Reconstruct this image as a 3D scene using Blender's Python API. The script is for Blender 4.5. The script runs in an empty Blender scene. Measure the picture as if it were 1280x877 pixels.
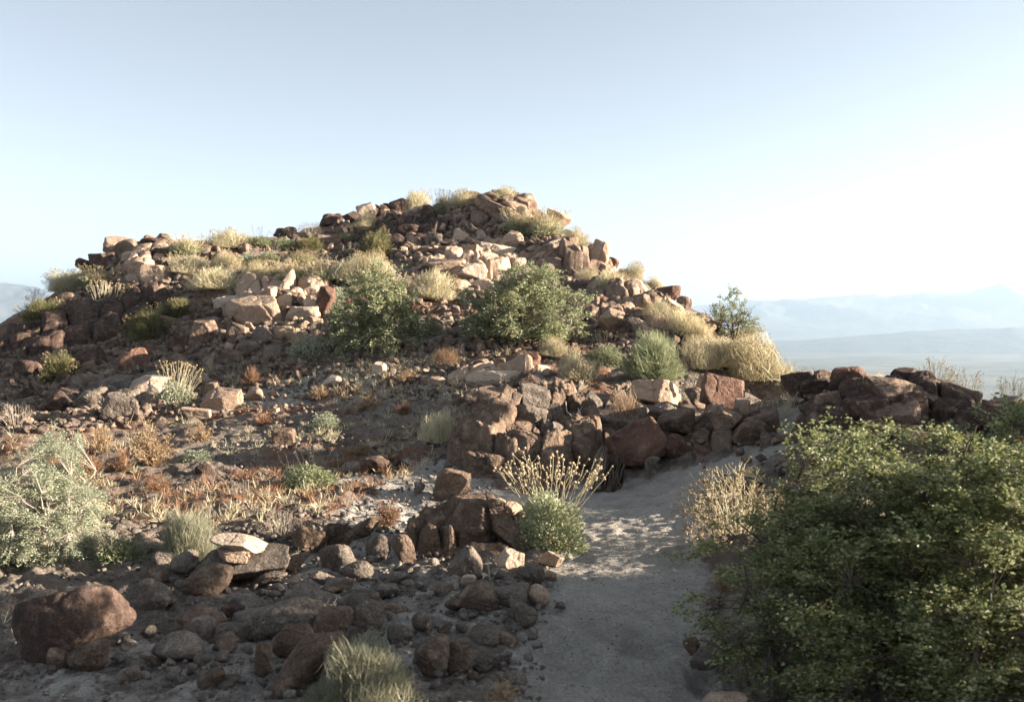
import bpy, bmesh, math, random
import numpy as np
from mathutils import Vector, Matrix, Euler, Quaternion

SC = bpy.context.scene
COL = SC.collection
R = math.radians
F = 1244.0                       # focal length in pixels of the 1280 px wide photograph
CAMZ = 1.65
PITCH = math.atan(28.5 / F)
CP, SP = math.cos(PITCH), math.sin(PITCH)
SUN_EL, SUN_AZ = R(13), R(92)  # azimuth clockwise from +y
TOSUN = Vector((math.sin(SUN_AZ) * math.cos(SUN_EL), math.cos(SUN_AZ) * math.cos(SUN_EL), math.sin(SUN_EL)))

# ------------------------------------------------------------------ noise
def _hash(ix, iy, iz, seed):
    h = (ix.astype(np.int64) * 374761393 + iy.astype(np.int64) * 668265263 + iz.astype(np.int64) * 2147483647 + seed * 974711) & 0xFFFFFFFF
    h = ((h ^ (h >> 13)) * 1274126177) & 0xFFFFFFFF
    h = ((h ^ (h >> 16)) * 2246822519) & 0xFFFFFFFF
    return ((h ^ (h >> 15)) & 0xFFFF) / 32767.5 - 1.0

def vnoise(p, seed=0):
    i = np.floor(p).astype(np.int64); f = p - i
    u = f * f * f * (f * (f * 6 - 15) + 10)
    r = 0
    for dx in (0, 1):
        wx = u[:, 0] if dx else 1 - u[:, 0]
        for dy in (0, 1):
            wy = u[:, 1] if dy else 1 - u[:, 1]
            for dz in (0, 1):
                wz = u[:, 2] if dz else 1 - u[:, 2]
                r = r + wx * wy * wz * _hash(i[:, 0] + dx, i[:, 1] + dy, i[:, 2] + dz, seed)
    return r

def fbm(p, octaves=4, seed=0, gain=0.5, lac=2.03):
    a, r, q = 1.0, 0.0, np.array(p, float)
    for o in range(octaves):
        r = r + a * vnoise(q + 17.3 * o, seed + o); a *= gain; q = q * lac
    return r

# ------------------------------------------------------------------ terrain height
def ray(px, py):
    px = np.asarray(px, float); py = np.asarray(py, float)
    x = (px - 640) / F; u = (438.5 - py) / F
    d = np.stack([x, CP + u * SP, -SP + u * CP], -1)
    return d / d[..., 1:2]          # scaled so that y = 1: multiply by the distance

def PW(px, py, d):
    r = ray(px, py)
    return (r[0] * d, d, CAMZ + r[2] * d)

CTRL = [PW(*c) for c in [
    # path and flat ground in front
    (760,877,4.3),(780,750,5.9),(790,650,8.2),(790,595,10.6),(690,690,7.3),(880,760,5.8),(600,760,5.7),(560,700,7.0),
    (0,877,4.6),(60,760,6.2),(300,820,5.0),(400,720,6.8),(300,640,8.5),(100,620,9.5),(500,570,12),(300,565,12),(100,560,13),(0,525,15),
    (460,640,8.6),(560,615,9.6),
    (300,495,16),(500,490,15),(100,485,18),(0,455,20),(200,432,20),(400,432,17.8),(550,442,17),(650,455,16),(620,482,14),(560,520,13.2),
    (800,470,15),(900,475,15),(700,492,12.9),(760,530,12),(690,510,12.2),(600,540,11.8),
    # hill
    (300,375,21),(450,345,22),(200,345,24.3),(100,375,24),(40,392,26),(0,408,27),(100,352,26.5),(140,315,28),(200,304,28.5),(300,303,30),(380,292,31),
    (470,268,32),(560,260,32),(630,254,32),(700,286,30),(750,322,27),(800,354,24),(850,384,22),(900,412,20),(940,440,18.5),(980,468,16.5),
    (600,345,24),(560,385,21),(660,352,24),(720,402,18.6),(800,425,17.3),(600,425,17.5),(540,345,24.5),(540,310,27.5),(600,300,28),(690,330,25.5),
    (400,320,27),(870,445,16.8),(470,300,29),
    # right side
    (985,512,12.8),(1000,565,9.5),(1120,575,9),(1250,575,8.8),(1120,510,10.2),(1250,515,10),(1008,492,11.7),(1060,487,10.9),(940,560,10.5),(910,545,11.0),(850,560,10.8),
    (1100,720,5.3),(880,830,4.9),(1000,900,4.2),(1280,877,4.4),(1280,650,7.0),(1000,650,7.4),
]]
CTRL += [(x, y, z) for x, y, z in [
    (5,13.2,.35),(7,12.2,.3),(9,11,.2),(4,16,.15),(6,18,-.5),(9,16,-1.2),(12,20,-4),(7,24,-2.2),(3,30,1.5),(10,30,-5),(5,36,.5),(0,40,1.5),(-6,40,2.2),(-14,40,.8),
    (6.8,5.2,1.2),(6.8,6.9,.85),(7.2,8.8,.95),(8.6,5.4,1.5),(12,6,.9),(9,3.0,.8),(5.4,3.4,.3),(5,0,0),(10,-2,.2),(16,4,-2),(16,14,-4),  # starts with an unseen bank, raised so that it shades the foreground
    (0,0,-.02),(0,2.5,.02),(-4,0,-.25),(0,-5,-.1),(-8,4,-.5),(-12,0,-1.4),(-16,8,-2.2),(-10,10,-.35),(-14,16,-.9),(-18,22,-1.2),(-20,30,-1.2),(-15,26,1.2),(-13,32,2.2),(-20,38,-1.5),
    (-24,10,-5),(-26,26,-4),(0,-12,-1),(-12,-10,-2.5),(12,-10,-1),(0,48,-1),(-12,48,-1.5),(8,44,-3.5),(-24,44,-4.5)]]
CTRL = np.array(CTRL)

def _tps_fit(c, lam=0.002):
    n = len(c); xy = c[:, :2]
    d2 = ((xy[:, None] - xy[None]) ** 2).sum(-1)
    K = 0.5 * d2 * np.log(d2 + 1e-9) + np.eye(n) * lam
    P = np.hstack([np.ones((n, 1)), xy])
    A = np.zeros((n + 3, n + 3)); A[:n, :n] = K; A[:n, n:] = P; A[n:, :n] = P.T
    b = np.zeros(n + 3); b[:n] = c[:, 2]
    return np.linalg.solve(A, b)
TPSW = _tps_fit(CTRL)

def tps(x, y):
    x = x.ravel(); y = y.ravel(); out = np.zeros_like(x)
    for s in range(0, len(x), 20000):
        xs, ys = x[s:s + 20000], y[s:s + 20000]
        d2 = (xs[:, None] - CTRL[None, :, 0]) ** 2 + (ys[:, None] - CTRL[None, :, 1]) ** 2
        out[s:s + 20000] = (0.5 * d2 * np.log(d2 + 1e-9)) @ TPSW[:-3] + TPSW[-3] + TPSW[-2] * xs + TPSW[-1] * ys
    return out

LX0, LX1, LY0, LY1, LS = -32.0, 26.0, -16.0, 54.0, 0.2
_gx = np.arange(LX0, LX1 + LS, LS); _gy = np.arange(LY0, LY1 + LS, LS)
_GX, _GY = np.meshgrid(_gx, _gy, indexing='ij')
VALLEY = -165.0
def _lut():
    z = tps(_GX, _GY).reshape(_GX.shape)
    p = np.stack([_GX.ravel() * .8, _GY.ravel() * .8, np.zeros(_GX.size)], -1)
    hill = np.clip((_GY - 13) / 8, 0, 1) * .12 + .025
    return z + fbm(p, 3, 5).reshape(_GX.shape) * hill
LUT = _lut()

def smooth(t): t = np.clip(t, 0, 1); return t * t * (3 - 2 * t)

def height(x, y):
    x = np.asarray(x, float); y = np.asarray(y, float)
    cx = np.clip(x, LX0, LX1 - 1e-3); cy = np.clip(y, LY0, LY1 - 1e-3)
    fx = (cx - LX0) / LS; fy = (cy - LY0) / LS
    i = np.clip(fx.astype(int), 0, LUT.shape[0] - 2); j = np.clip(fy.astype(int), 0, LUT.shape[1] - 2)
    u = fx - i; v = fy - j
    z = LUT[i, j] * (1 - u) * (1 - v) + LUT[i + 1, j] * u * (1 - v) + LUT[i, j + 1] * (1 - u) * v + LUT[i + 1, j + 1] * u * v
    dd = np.hypot((x + 3) / 24, (y - 17) / 27)
    D = np.maximum(dd - 1, 0) * 25
    t = smooth(D / 8)
    z = z * (1 - t) - 3 * t - D * .42
    q = np.stack([x.ravel() / 60, y.ravel() / 60, x.ravel() * 0], -1)
    z = z + np.clip(D / 60, 0, 1) * 4 * fbm(q, 3, 9).reshape(z.shape) * np.clip((z - VALLEY) / 100, 0, 1)
    k = 14.0
    a = z - VALLEY
    z = VALLEY + np.where(a > k, a, k * np.exp(np.minimum(a - k, 0) / k))   # soft toe of the slope
    return z

def hz(x, y): return float(height(np.array([x]), np.array([y]))[0])

_STEPS = np.concatenate([np.arange(2.2, 14, .04), np.arange(14, 48, .06)])
def hit(px, py, off=0.0):
    """distance y at which the view ray through a pixel meets the ground (None: it passes over the crest)"""
    r = ray(px, py)
    z = CAMZ + r[2] * _STEPS; g = height(r[0] * _STEPS, _STEPS) + off
    k = np.nonzero(z <= g)[0]
    if len(k) == 0: return None
    return float(_STEPS[k[0]])
def crest(px, dmax=40):
    r = ray(px, 400); m = _STEPS < dmax
    g = (height(r[0] * _STEPS, _STEPS) - CAMZ) / _STEPS
    g[~m] = -9
    return float(_STEPS[int(np.argmax(g))])

# ------------------------------------------------------------------ meshes
def make_mesh(name, V, quads=None, tris=None, smooth_shade=False):
    me = bpy.data.meshes.new(name)
    V = np.asarray(V, np.float32)
    q = np.asarray(quads if quads is not None and len(quads) else np.zeros((0, 4)), np.int32).reshape(-1, 4)
    t = np.asarray(tris if tris is not None and len(tris) else np.zeros((0, 3)), np.int32).reshape(-1, 3)
    me.vertices.add(len(V)); me.vertices.foreach_set('co', V.ravel())
    me.loops.add(q.size + t.size)
    me.loops.foreach_set('vertex_index', np.concatenate([q.ravel(), t.ravel()]))
    n = len(q) + len(t); me.polygons.add(n)
    st = np.concatenate([np.arange(len(q)) * 4, q.size + np.arange(len(t)) * 3]).astype(np.int32)
    me.polygons.foreach_set('loop_start', st)
    me.polygons.foreach_set('loop_total', np.concatenate([np.full(len(q), 4), np.full(len(t), 3)]).astype(np.int32))
    me.update(calc_edges=True)
    me.polygons.foreach_set('use_smooth', np.full(n, smooth_shade))
    me.validate()
    return me

def link(name, me, mat=None, parent=None):
    o = bpy.data.objects.new(name, me); COL.objects.link(o)
    if mat is not None and me is not None:
        if len(me.materials) == 0: me.materials.append(mat)
        elif me.materials[0] != mat:
            o.material_slots[0].link = 'OBJECT'; o.material_slots[0].material = mat
    if parent is not None: o.parent = parent
    return o

def tag(o, label=None, cat=None, group=None, kind=None):
    if label: o['label'] = label
    if cat: o['category'] = cat
    if group: o['group'] = group
    if kind: o['kind'] = kind
    return o

# ------------------------------------------------------------------ materials
class NT:
    def __init__(s, name):
        s.m = bpy.data.materials.new(name); s.m.use_nodes = True
        s.t = s.m.node_tree; s.t.nodes.clear()
        s.out = s.n('ShaderNodeOutputMaterial')
    def n(s, typ, **kw):
        x = s.t.nodes.new(typ)
        for k, v in kw.items(): setattr(x, k, v)
        return x
    def l(s, a, b): s.t.links.new(a, b)
    def pos(s): return s.n('ShaderNodeNewGeometry').outputs['Position']
    def noise(s, vec, scale, detail=4, rough=.55):
        x = s.n('ShaderNodeTexNoise'); x.inputs['Scale'].default_value = scale
        x.inputs['Detail'].default_value = detail; x.inputs['Roughness'].default_value = rough
        if vec is not None: s.l(vec, x.inputs['Vector'])
        return x.outputs['Fac']
    def ramp(s, fac, stops):
        x = s.n('ShaderNodeValToRGB'); e = x.color_ramp.elements
        while len(e) < len(stops): e.new(.5)
        for i, (p, c) in enumerate(stops):
            e[i].position = p; e[i].color = (c, c, c, 1) if isinstance(c, (int, float)) else (*c, 1)
        s.l(fac, x.inputs['Fac']); return x.outputs['Color']
    def mix(s, fac, a, b, mode='MIX'):
        x = s.n('ShaderNodeMix', data_type='RGBA', blend_type=mode)
        for sock, v in ((x.inputs['Factor'], fac), (x.inputs['A'], a), (x.inputs['B'], b)):
            if isinstance(v, (int, float)): sock.default_value = v
            elif isinstance(v, tuple): sock.default_value = (*v, 1)
            else: s.l(v, sock)
        return x.outputs['Result']
    def math(s, op, a, b=None):
        x = s.n('ShaderNodeMath', operation=op)
        for i, v in enumerate((a, b)):
            if v is None: continue
            if isinstance(v, (int, float)): x.inputs[i].default_value = v
            else: s.l(v, x.inputs[i])
        return x.outputs[0]
    def bump(s, h, strength, dist, normal=None):
        x = s.n('ShaderNodeBump'); x.inputs['Strength'].default_value = strength; x.inputs['Distance'].default_value = dist
        s.l(h, x.inputs['Height'])
        if normal is not None: s.l(normal, x.inputs['Normal'])
        return x.outputs['Normal']
    def bsdf(s, col, rough=.9, normal=None, spec=.25):
        b = s.n('ShaderNodeBsdfPrincipled'); b.inputs['Roughness'].default_value = rough
        b.inputs['Specular IOR Level'].default_value = spec
        if isinstance(col, tuple): b.inputs['Base Color'].default_value = (*col, 1)
        else: s.l(col, b.inputs['Base Color'])
        if normal is not None: s.l(normal, b.inputs['Normal'])
        return b.outputs[0]
    def done(s, sh): s.l(sh, s.out.inputs['Surface']); return s.m

def rock_mat(name, dark, main, light, grain=90, dark_amt=.5, pit=1.0, island=False):
    n = NT(name); p = n.pos()
    oi = n.n('ShaderNodeNewGeometry').outputs['Random Per Island'] if island else n.n('ShaderNodeObjectInfo').outputs['Random']
    a = n.noise(p, 3.1, 6, .6); b = n.noise(p, 11, 5, .65)
    c = n.mix(n.ramp(a, [(dark_amt - .16, 0.0), (dark_amt + .12, 1.0)]), dark, main)
    c = n.mix(n.ramp(b, [(.5, 0.0), (.72, 1.0)]), c, light)
    g = n.noise(p, grain, 2, .7)
    c = n.mix(.9, c, n.ramp(g, [(.3, .55), (.5, .95), (.7, 1.4)]), 'MULTIPLY')
    hs = n.n('ShaderNodeHueSaturation')
    n.l(n.ramp(oi, [(0, .72), (1, 1.0)]), hs.inputs['Value'])
    n.l(c, hs.inputs['Color'])
    nb = n.bump(n.noise(p, 9, 8, .68), .75, .05)
    v = n.n('ShaderNodeTexVoronoi'); v.inputs['Scale'].default_value = grain * .55; n.l(p, v.inputs['Vector'])
    nb = n.bump(n.noise(p, grain * .6, 4, .7), .8 * pit, .012, nb)
    nb = n.bump(v.outputs['Distance'], .35 * pit, .01, nb)
    return n.done(n.bsdf(hs.outputs['Color'], .88, nb))

M = {}
M['brown'] = rock_mat('brown_stone', (.085, .052, .038), (.262, .183, .135), (.38, .285, .215))
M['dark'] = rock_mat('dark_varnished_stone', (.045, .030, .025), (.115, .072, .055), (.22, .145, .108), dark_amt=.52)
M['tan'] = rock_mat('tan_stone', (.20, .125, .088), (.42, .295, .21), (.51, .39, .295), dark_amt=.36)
M['pale'] = rock_mat('pale_stone', (.27, .195, .145), (.47, .365, .28), (.56, .465, .375), dark_amt=.34)
M['red'] = rock_mat('red_brown_stone', (.085, .042, .03), (.20, .11, .078), (.30, .19, .14))
M['granite'] = rock_mat('grey_granite', (.085, .068, .056), (.205, .162, .13), (.34, .285, .235), grain=75, dark_amt=.46, pit=1.5)
M['granite_brown'] = rock_mat('brown_granite', (.075, .05, .036), (.21, .142, .10), (.34, .25, .185), grain=75, dark_amt=.48, pit=1.5)
M['rubble'] = rock_mat('mixed_rubble', (.065, .043, .033), (.25, .18, .136), (.43, .335, .255), grain=60, island=True)
M['broken'] = rock_mat('broken_tan_stone', (.16, .10, .07), (.40, .28, .20), (.52, .40, .30), grain=60, dark_amt=.42, island=True)
M['gravel'] = rock_mat('gravel_stone', (.11, .09, .078), (.24, .20, .168), (.40, .35, .30), grain=60, island=True)
ROCKMATS = list(M)

def ground_mat():
    n = NT('sandy_ground'); p = n.pos()
    at = n.n('ShaderNodeAttribute', attribute_name='path').outputs['Fac']
    so = n.n('ShaderNodeAttribute', attribute_name='soil').outputs['Fac']
    big = n.noise(p, .9, 6, .6); mid = n.noise(p, 7, 6, .7); fine = n.noise(p, 55, 3, .75)
    soil = n.mix(n.ramp(big, [(.35, 0.0), (.62, 1.0)]), (.13, .10, .08), (.25, .205, .168))
    soil = n.mix(n.ramp(mid, [(.45, 0.0), (.75, 1.0)]), soil, (.35, .295, .245))
    litter = n.mix(n.ramp(n.noise(p, 2.3, 5, .65), [(.42, 0.0), (.56, .9)]), soil, (.235, .105, .055))
    soil = n.mix(so, soil, litter)
    sand = n.mix(n.ramp(mid, [(.3, 0.0), (.7, 1.0)]), (.37, .335, .295), (.55, .50, .44))
    sand = n.mix(n.ramp(n.noise(p, 2.1, 5, .6), [(.52, 0.0), (.66, .55)]), sand, (.32, .27, .225))
    fac = n.ramp(n.math('ADD', at, n.math('MULTIPLY', n.math('SUBTRACT', mid, .5), 1.1)), [(.38, 0.0), (.62, 1.0)])
    c = n.mix(fac, soil, sand)
    # far valley: pale dry plain with scrub
    sep = n.n('ShaderNodeSeparateXYZ'); n.l(p, sep.inputs[0])
    far = n.ramp(n.math('MULTIPLY', n.math('ADD', sep.outputs['Z'], 60.0), -.02), [(0, 0.0), (1, 1.0)])
    plain = n.ramp(n.noise(p, .004, 8, .6), [(.36, (.08, .085, .07)), (.5, (.15, .145, .12)), (.62, (.21, .195, .16))])
    band = n.n('ShaderNodeMapping'); band.inputs['Scale'].default_value = (.0002, .0016, 1); n.l(p, band.inputs['Vector'])
    plain = n.mix(n.ramp(n.noise(band.outputs[0], 1.6, 3, .5), [(.54, 0.0), (.60, .8)]), plain, (.10, .11, .075))
    c = n.mix(far, c, plain)
    c = n.mix(.8, c, n.ramp(fine, [(.3, .6), (.5, .97), (.72, 1.35)]), 'MULTIPLY')
    v = n.n('ShaderNodeTexVoronoi'); v.inputs['Scale'].default_value = 38; n.l(p, v.inputs['Vector'])
    v2 = n.n('ShaderNodeTexVoronoi'); v2.inputs['Scale'].default_value = 110; n.l(p, v2.inputs['Vector'])
    nb = n.bump(n.noise(p, 12, 7, .7), .85, .07)
    nb = n.bump(n.noise(p, 34, 5, .8), .9, .03, nb)
    nb = n.bump(v.outputs['Distance'], .6, .018, nb)
    nb = n.bump(v2.outputs['Distance'], .5, .007, nb)
    return n.done(n.bsdf(c, .95, nb, .1))
M['ground'] = ground_mat()

def leaf_mat(name, cols, trans=.35, rough=.6, spec=.25):
    """cols: colour stops over a random value of each leaf"""
    n = NT(name)
    g = n.n('ShaderNodeNewGeometry').outputs['Random Per Island']
    oi = n.n('ShaderNodeObjectInfo').outputs['Random']
    c = n.ramp(g, [(i / (len(cols) - 1), col) for i, col in enumerate(cols)])
    hs = n.n('ShaderNodeHueSaturation'); n.l(c, hs.inputs['Color'])
    n.l(n.ramp(oi, [(0, .82), (1, 1.0)]), hs.inputs['Value'])
    c = hs.outputs['Color']
    b = n.bsdf(c, rough, None, spec)
    tr = n.n('ShaderNodeBsdfTranslucent'); n.l(c, tr.inputs['Color'])
    mx = n.n('ShaderNodeMixShader'); mx.inputs[0].default_value = trans
    n.l(b, mx.inputs[1]); n.l(tr.outputs[0], mx.inputs[2])
    return n.done(mx.outputs[0])

M['leaf_green'] = leaf_mat('creosote_leaf', [(.10, .13, .042), (.19, .22, .085), (.30, .32, .145), (.48, .48, .29)], .4, .45, .3)
M['leaf_green_grey'] = leaf_mat('grey_green_leaf', [(.15, .175, .09), (.23, .255, .14), (.32, .34, .20), (.43, .43, .28)])
M['leaf_yellow'] = leaf_mat('yellowing_leaf', [(.24, .20, .04), (.34, .27, .06)])
M['leaf_silver'] = leaf_mat('silver_leaf', [(.23, .26, .17), (.31, .335, .23), (.40, .415, .30), (.50, .50, .38)])
M['leaf_silver_green'] = leaf_mat('silver_green_leaf', [(.22, .27, .14), (.32, .36, .20), (.43, .45, .28), (.55, .54, .38)])
M['leaf_olive'] = leaf_mat('olive_blade', [(.09, .09, .04), (.14, .14, .06), (.20, .19, .09), (.30, .25, .12)])
M['straw'] = leaf_mat('straw_stalk', [(.38, .33, .20), (.49, .43, .28), (.58, .52, .36), (.66, .60, .45)])
M['straw_pale'] = leaf_mat('pale_straw', [(.50, .44, .27), (.60, .53, .34), (.68, .61, .42), (.74, .68, .52)])
M['gold'] = leaf_mat('golden_seed_head', [(.38, .27, .12), (.49, .37, .18), (.58, .46, .26)], .25)
M['tan_head'] = leaf_mat('tan_seed_head', [(.42, .29, .15), (.55, .40, .23), (.62, .49, .32)], .25)
M['rust'] = leaf_mat('rust_twig', [(.15, .07, .04), (.24, .12, .067), (.33, .185, .105), (.42, .28, .175)], .25)
M['rust_pale'] = leaf_mat('faded_rust_twig', [(.24, .14, .08), (.34, .22, .13), (.42, .30, .20)], .25)
M['twig_dark'] = leaf_mat('dark_twig', [(.05, .038, .03), (.09, .065, .05), (.13, .10, .075)], .05)
M['twig_grey'] = leaf_mat('grey_twig', [(.17, .14, .11), (.25, .21, .17), (.34, .29, .24)], .05)
M['twig_pale'] = leaf_mat('pale_dead_wood', [(.40, .33, .26), (.50, .43, .35), (.58, .51, .43)], .05)
M['fuzz'] = leaf_mat('fuzzy_seed', [(.38, .40, .25), (.50, .50, .36)], .2)
M['white_head'] = leaf_mat('whitish_seed_head', [(.46, .42, .32), (.58, .54, .44)], .25)
M['sage'] = leaf_mat('sage_spike', [(.17, .18, .12), (.26, .26, .18), (.36, .35, .25), (.48, .44, .32)])
M['leaf_silver_bright'] = leaf_mat('bright_silver_green_leaf', [(.28, .33, .17), (.40, .44, .25), (.50, .52, .34), (.60, .59, .44)])

# ------------------------------------------------------------------ the ground sheet (path cut out as its own object)
def poly_dist_mask(px, py, poly):
    """True inside polygon"""
    x = np.asarray(px); y = np.asarray(py); ins = np.zeros(x.shape, bool); n = len(poly); j = n - 1
    for i in range(n):
        xi, yi = poly[i]; xj, yj = poly[j]
        c = ((yi > y) != (yj > y)) & (x < (xj - xi) * (y - yi) / (yj - yi + 1e-12) + xi)
        ins ^= c; j = i
    return ins

def centre_line(pts):
    out = []
    for px, py, w in pts:
        d = hit(px, py) or crest(px)
        out.append((ray(px, py)[0] * d, d, w))
    return np.array(out)
# trodden sand: the main path, the branch to the right saddle, the wash to the left
LINES = [centre_line([(770,890,.5),(772,800,.5),(780,740,.48),(785,690,.5),(790,650,.55),(800,612,.6),(850,600,.5)]),
         centre_line([(800,612,.5),(880,598,.35),(960,560,.35),(985,525,.45),(1000,508,.4)]),
         centre_line([(760,612,.35),(690,630,.3),(610,615,.3),(540,600,.5),(500,585,.5),(420,600,.3)]),
         centre_line([(540,600,.4),(480,640,.45),(440,700,.5),(380,740,.4),(300,800,.4)])]
LINES.append(centre_line([(560,740,.7),(440,790,1.0),(300,840,1.1),(150,850,.9)]))
LINES.append(centre_line([(290,500,.7),(400,480,.8),(500,478,.8),(600,474,.7),(640,470,.5)]))
LINES[0] = np.vstack([[LINES[0][0][0] - .02, 1.0, .6], LINES[0]])

def line_field(x, y, L):
    best = np.full(x.shape, 9.0)
    for a, b in zip(L[:-1], L[1:]):
        dx, dy = b[0] - a[0], b[1] - a[1]; l2 = dx * dx + dy * dy + 1e-9
        t = np.clip(((x - a[0]) * dx + (y - a[1]) * dy) / l2, 0, 1)
        d = np.hypot(x - a[0] - t * dx, y - a[1] - t * dy) / (a[2] + t * (b[2] - a[2]))
        best = np.minimum(best, d)
    return best

def path_mask(x, y, main_only=False):
    m = np.zeros(x.shape)
    for k, L in enumerate(LINES):
        if main_only and k > 1: break
        w = (1.0, 1.0, .8, .66, .55, .62)[k]
        m = np.maximum(m, w * smooth(1.55 - line_field(x, y, L)))
    return m

def build_ground():
    a_f = np.arange(-36, 36.001, .16)
    a_s = np.concatenate([np.arange(37, 60, 1.0), np.arange(60, 300, 4.0), np.arange(300, 324, 1.0)])
    ang = np.radians(np.concatenate([a_f, a_s]))
    rad = [.5]
    while rad[-1] < 2.5: rad.append(rad[-1] + .25)
    while rad[-1] < 42: rad.append(rad[-1] * 1.0042)
    while rad[-1] < 120: rad.append(rad[-1] * 1.012)
    while rad[-1] < 17500: rad.append(rad[-1] * 1.05)
    rad = np.array(rad)
    A, Rr = np.meshgrid(ang, rad)
    X = Rr * np.sin(A); Y = Rr * np.cos(A)
    Z = height(X, Y)
    near = (Rr < 45)
    pm = np.where(near, path_mask(X, Y), 0)
    p = np.stack([X.ravel(), Y.ravel(), np.zeros(X.size)], -1)
    n1 = fbm(p * 5.0, 4, 21).reshape(X.shape); n2 = fbm(p * 16.0, 3, 31).reshape(X.shape)
    rough = np.where(near, 1.0, 0.0)
    Z = Z + rough * (n1 * (.030 * (1 - pm) + .006) + n2 * (.010 * (1 - pm) + .009) - np.maximum(fbm(p * 4.2 + 40, 2, 77).reshape(X.shape) - .2, 0) * .075)
    # the path is worn a little below its edges
    Z = Z - rough * pm * .03
    soil = smooth((fbm(p * .5, 3, 3).reshape(X.shape) + .35) / .9) * (X < 1.5) * smooth((Y - 7.5) / 2)
    nA, nR = len(ang), len(rad)
    V = np.stack([X.ravel(), Y.ravel(), Z.ravel()], -1)
    i = np.arange(nR - 1)[:, None] * nA; j = np.arange(nA)[None]; j2 = (j + 1) % nA
    Q = np.stack([i + j, i + j2, i + nA + j2, i + nA + j], -1).reshape(-1, 4)[:, ::-1]
    c = len(V); V = np.vstack([V, [[0, 0, hz(0, 0)]]])
    T = np.stack([np.full(nA, c), np.arange(nA), (np.arange(nA) + 1) % nA], -1)[:, ::-1]
    main = path_mask(X, Y, True); main[~near] = 0
    fm = main.ravel()[Q].mean(1) > .55
    def sub(name, q, t):
        used = np.unique(np.concatenate([q.ravel(), t.ravel()])); mp = np.full(len(V), -1); mp[used] = np.arange(len(used))
        me = make_mesh(name, V[used], mp[q], mp[t], True)
        for nm, f in (('path', pm), ('soil', soil)):
            at = me.attributes.new(nm, 'FLOAT', 'POINT'); full = np.append(f.ravel(), .5)
            at.data.foreach_set('value', full[used].astype(np.float32))
        o = link(name, me, M['ground']); tag(o, kind='structure'); return o
    g = sub('ground', Q[~fm], T); tag(g, 'dry stony desert ground running from the slope out to the valley', 'ground')
    q = sub('path', Q[fm], np.zeros((0, 3), int)); tag(q, 'narrow trodden path of pale grey sand between rocks', 'path')
build_ground()

# ------------------------------------------------------------------ far mountains across the valley
def mountains(name, dist, depth, top, seed, label, col):
    n = NT(name + '_stone'); p = n.pos()
    c = n.ramp(n.noise(p, .0022, 8, .62), [(.35, tuple(.6 * v for v in col)), (.65, col)])
    m = n.done(n.bsdf(c, .95, n.bump(n.noise(p, .004, 8, .65), 1.0, 60.0)))
    a = np.radians(np.arange(-48, 48.01, .11)); t = np.linspace(0, 1, 46)
    A, T = np.meshgrid(a, t)
    rr = dist + depth * T
    X = rr * np.sin(A); Y = rr * np.cos(A)
    px = 640 + F * np.tan(A)
    crestv = np.interp(px.ravel(), [c[0] for c in top], [c[1] for c in top]).reshape(A.shape)
    h = (410 - crestv) / F * (dist + depth * .6) * 1.0 + CAMZ - VALLEY
    prof = np.sin(np.clip(T / .6, 0, 1) * math.pi / 2) ** 1.6 * np.where(T > .6, 1 - (T - .6) / .4 * .95, 1)
    q = np.stack([X.ravel() / 900, Y.ravel() / 900, np.zeros(X.size)], -1)
    rid = 1 - np.abs(fbm(q, 6, seed).reshape(A.shape))
    Z = VALLEY - 3 + np.maximum(h, 4) * prof * (.86 + .22 * (rid - .5) * (prof * .6 + .4))
    nA, nT = len(a), len(t)
    i = np.arange(nT - 1)[:, None] * nA; j = np.arange(nA - 1)[None]
    Q = np.stack([i + j, i + j + 1, i + nA + j + 1, i + nA + j], -1).reshape(-1, 4)
    me = make_mesh(name, np.stack([X.ravel(), Y.ravel(), Z.ravel()], -1), Q, None, True)
    o = link(name, me, m); tag(o, label, 'mountains', kind='structure')
mountains('mountains', 10800, 5200, [(-600,352),(0,356),(120,366),(400,372),(700,382),(870,380),(940,374),(1010,372),(1060,368),(1120,366),(1180,362),(1215,357),(1280,356),(1500,352),(1900,360)], 41,
          'pale hazy mountain range along the horizon beyond the valley', (.16, .15, .14))
mountains('foothills', 7000, 2400, [(-600,420),(0,416),(600,424),(1000,424),(1080,417),(1150,411),(1220,405),(1265,401),(1330,402),(1900,410)], 57,
          'lower bluish foothills in haze below the far mountains', (.11, .105, .10))

# ------------------------------------------------------------------ rocks
_ICO = {}
def ico(sub):
    if sub not in _ICO:
        bm = bmesh.new(); bmesh.ops.create_icosphere(bm, subdivisions=sub, radius=1)
        v = np.array([x.co[:] for x in bm.verts]); f = np.array([[q.index for q in g.verts] for g in bm.faces]); bm.free()
        _ICO[sub] = (v / np.linalg.norm(v, axis=1)[:, None], f)
    return _ICO[sub]

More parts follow.
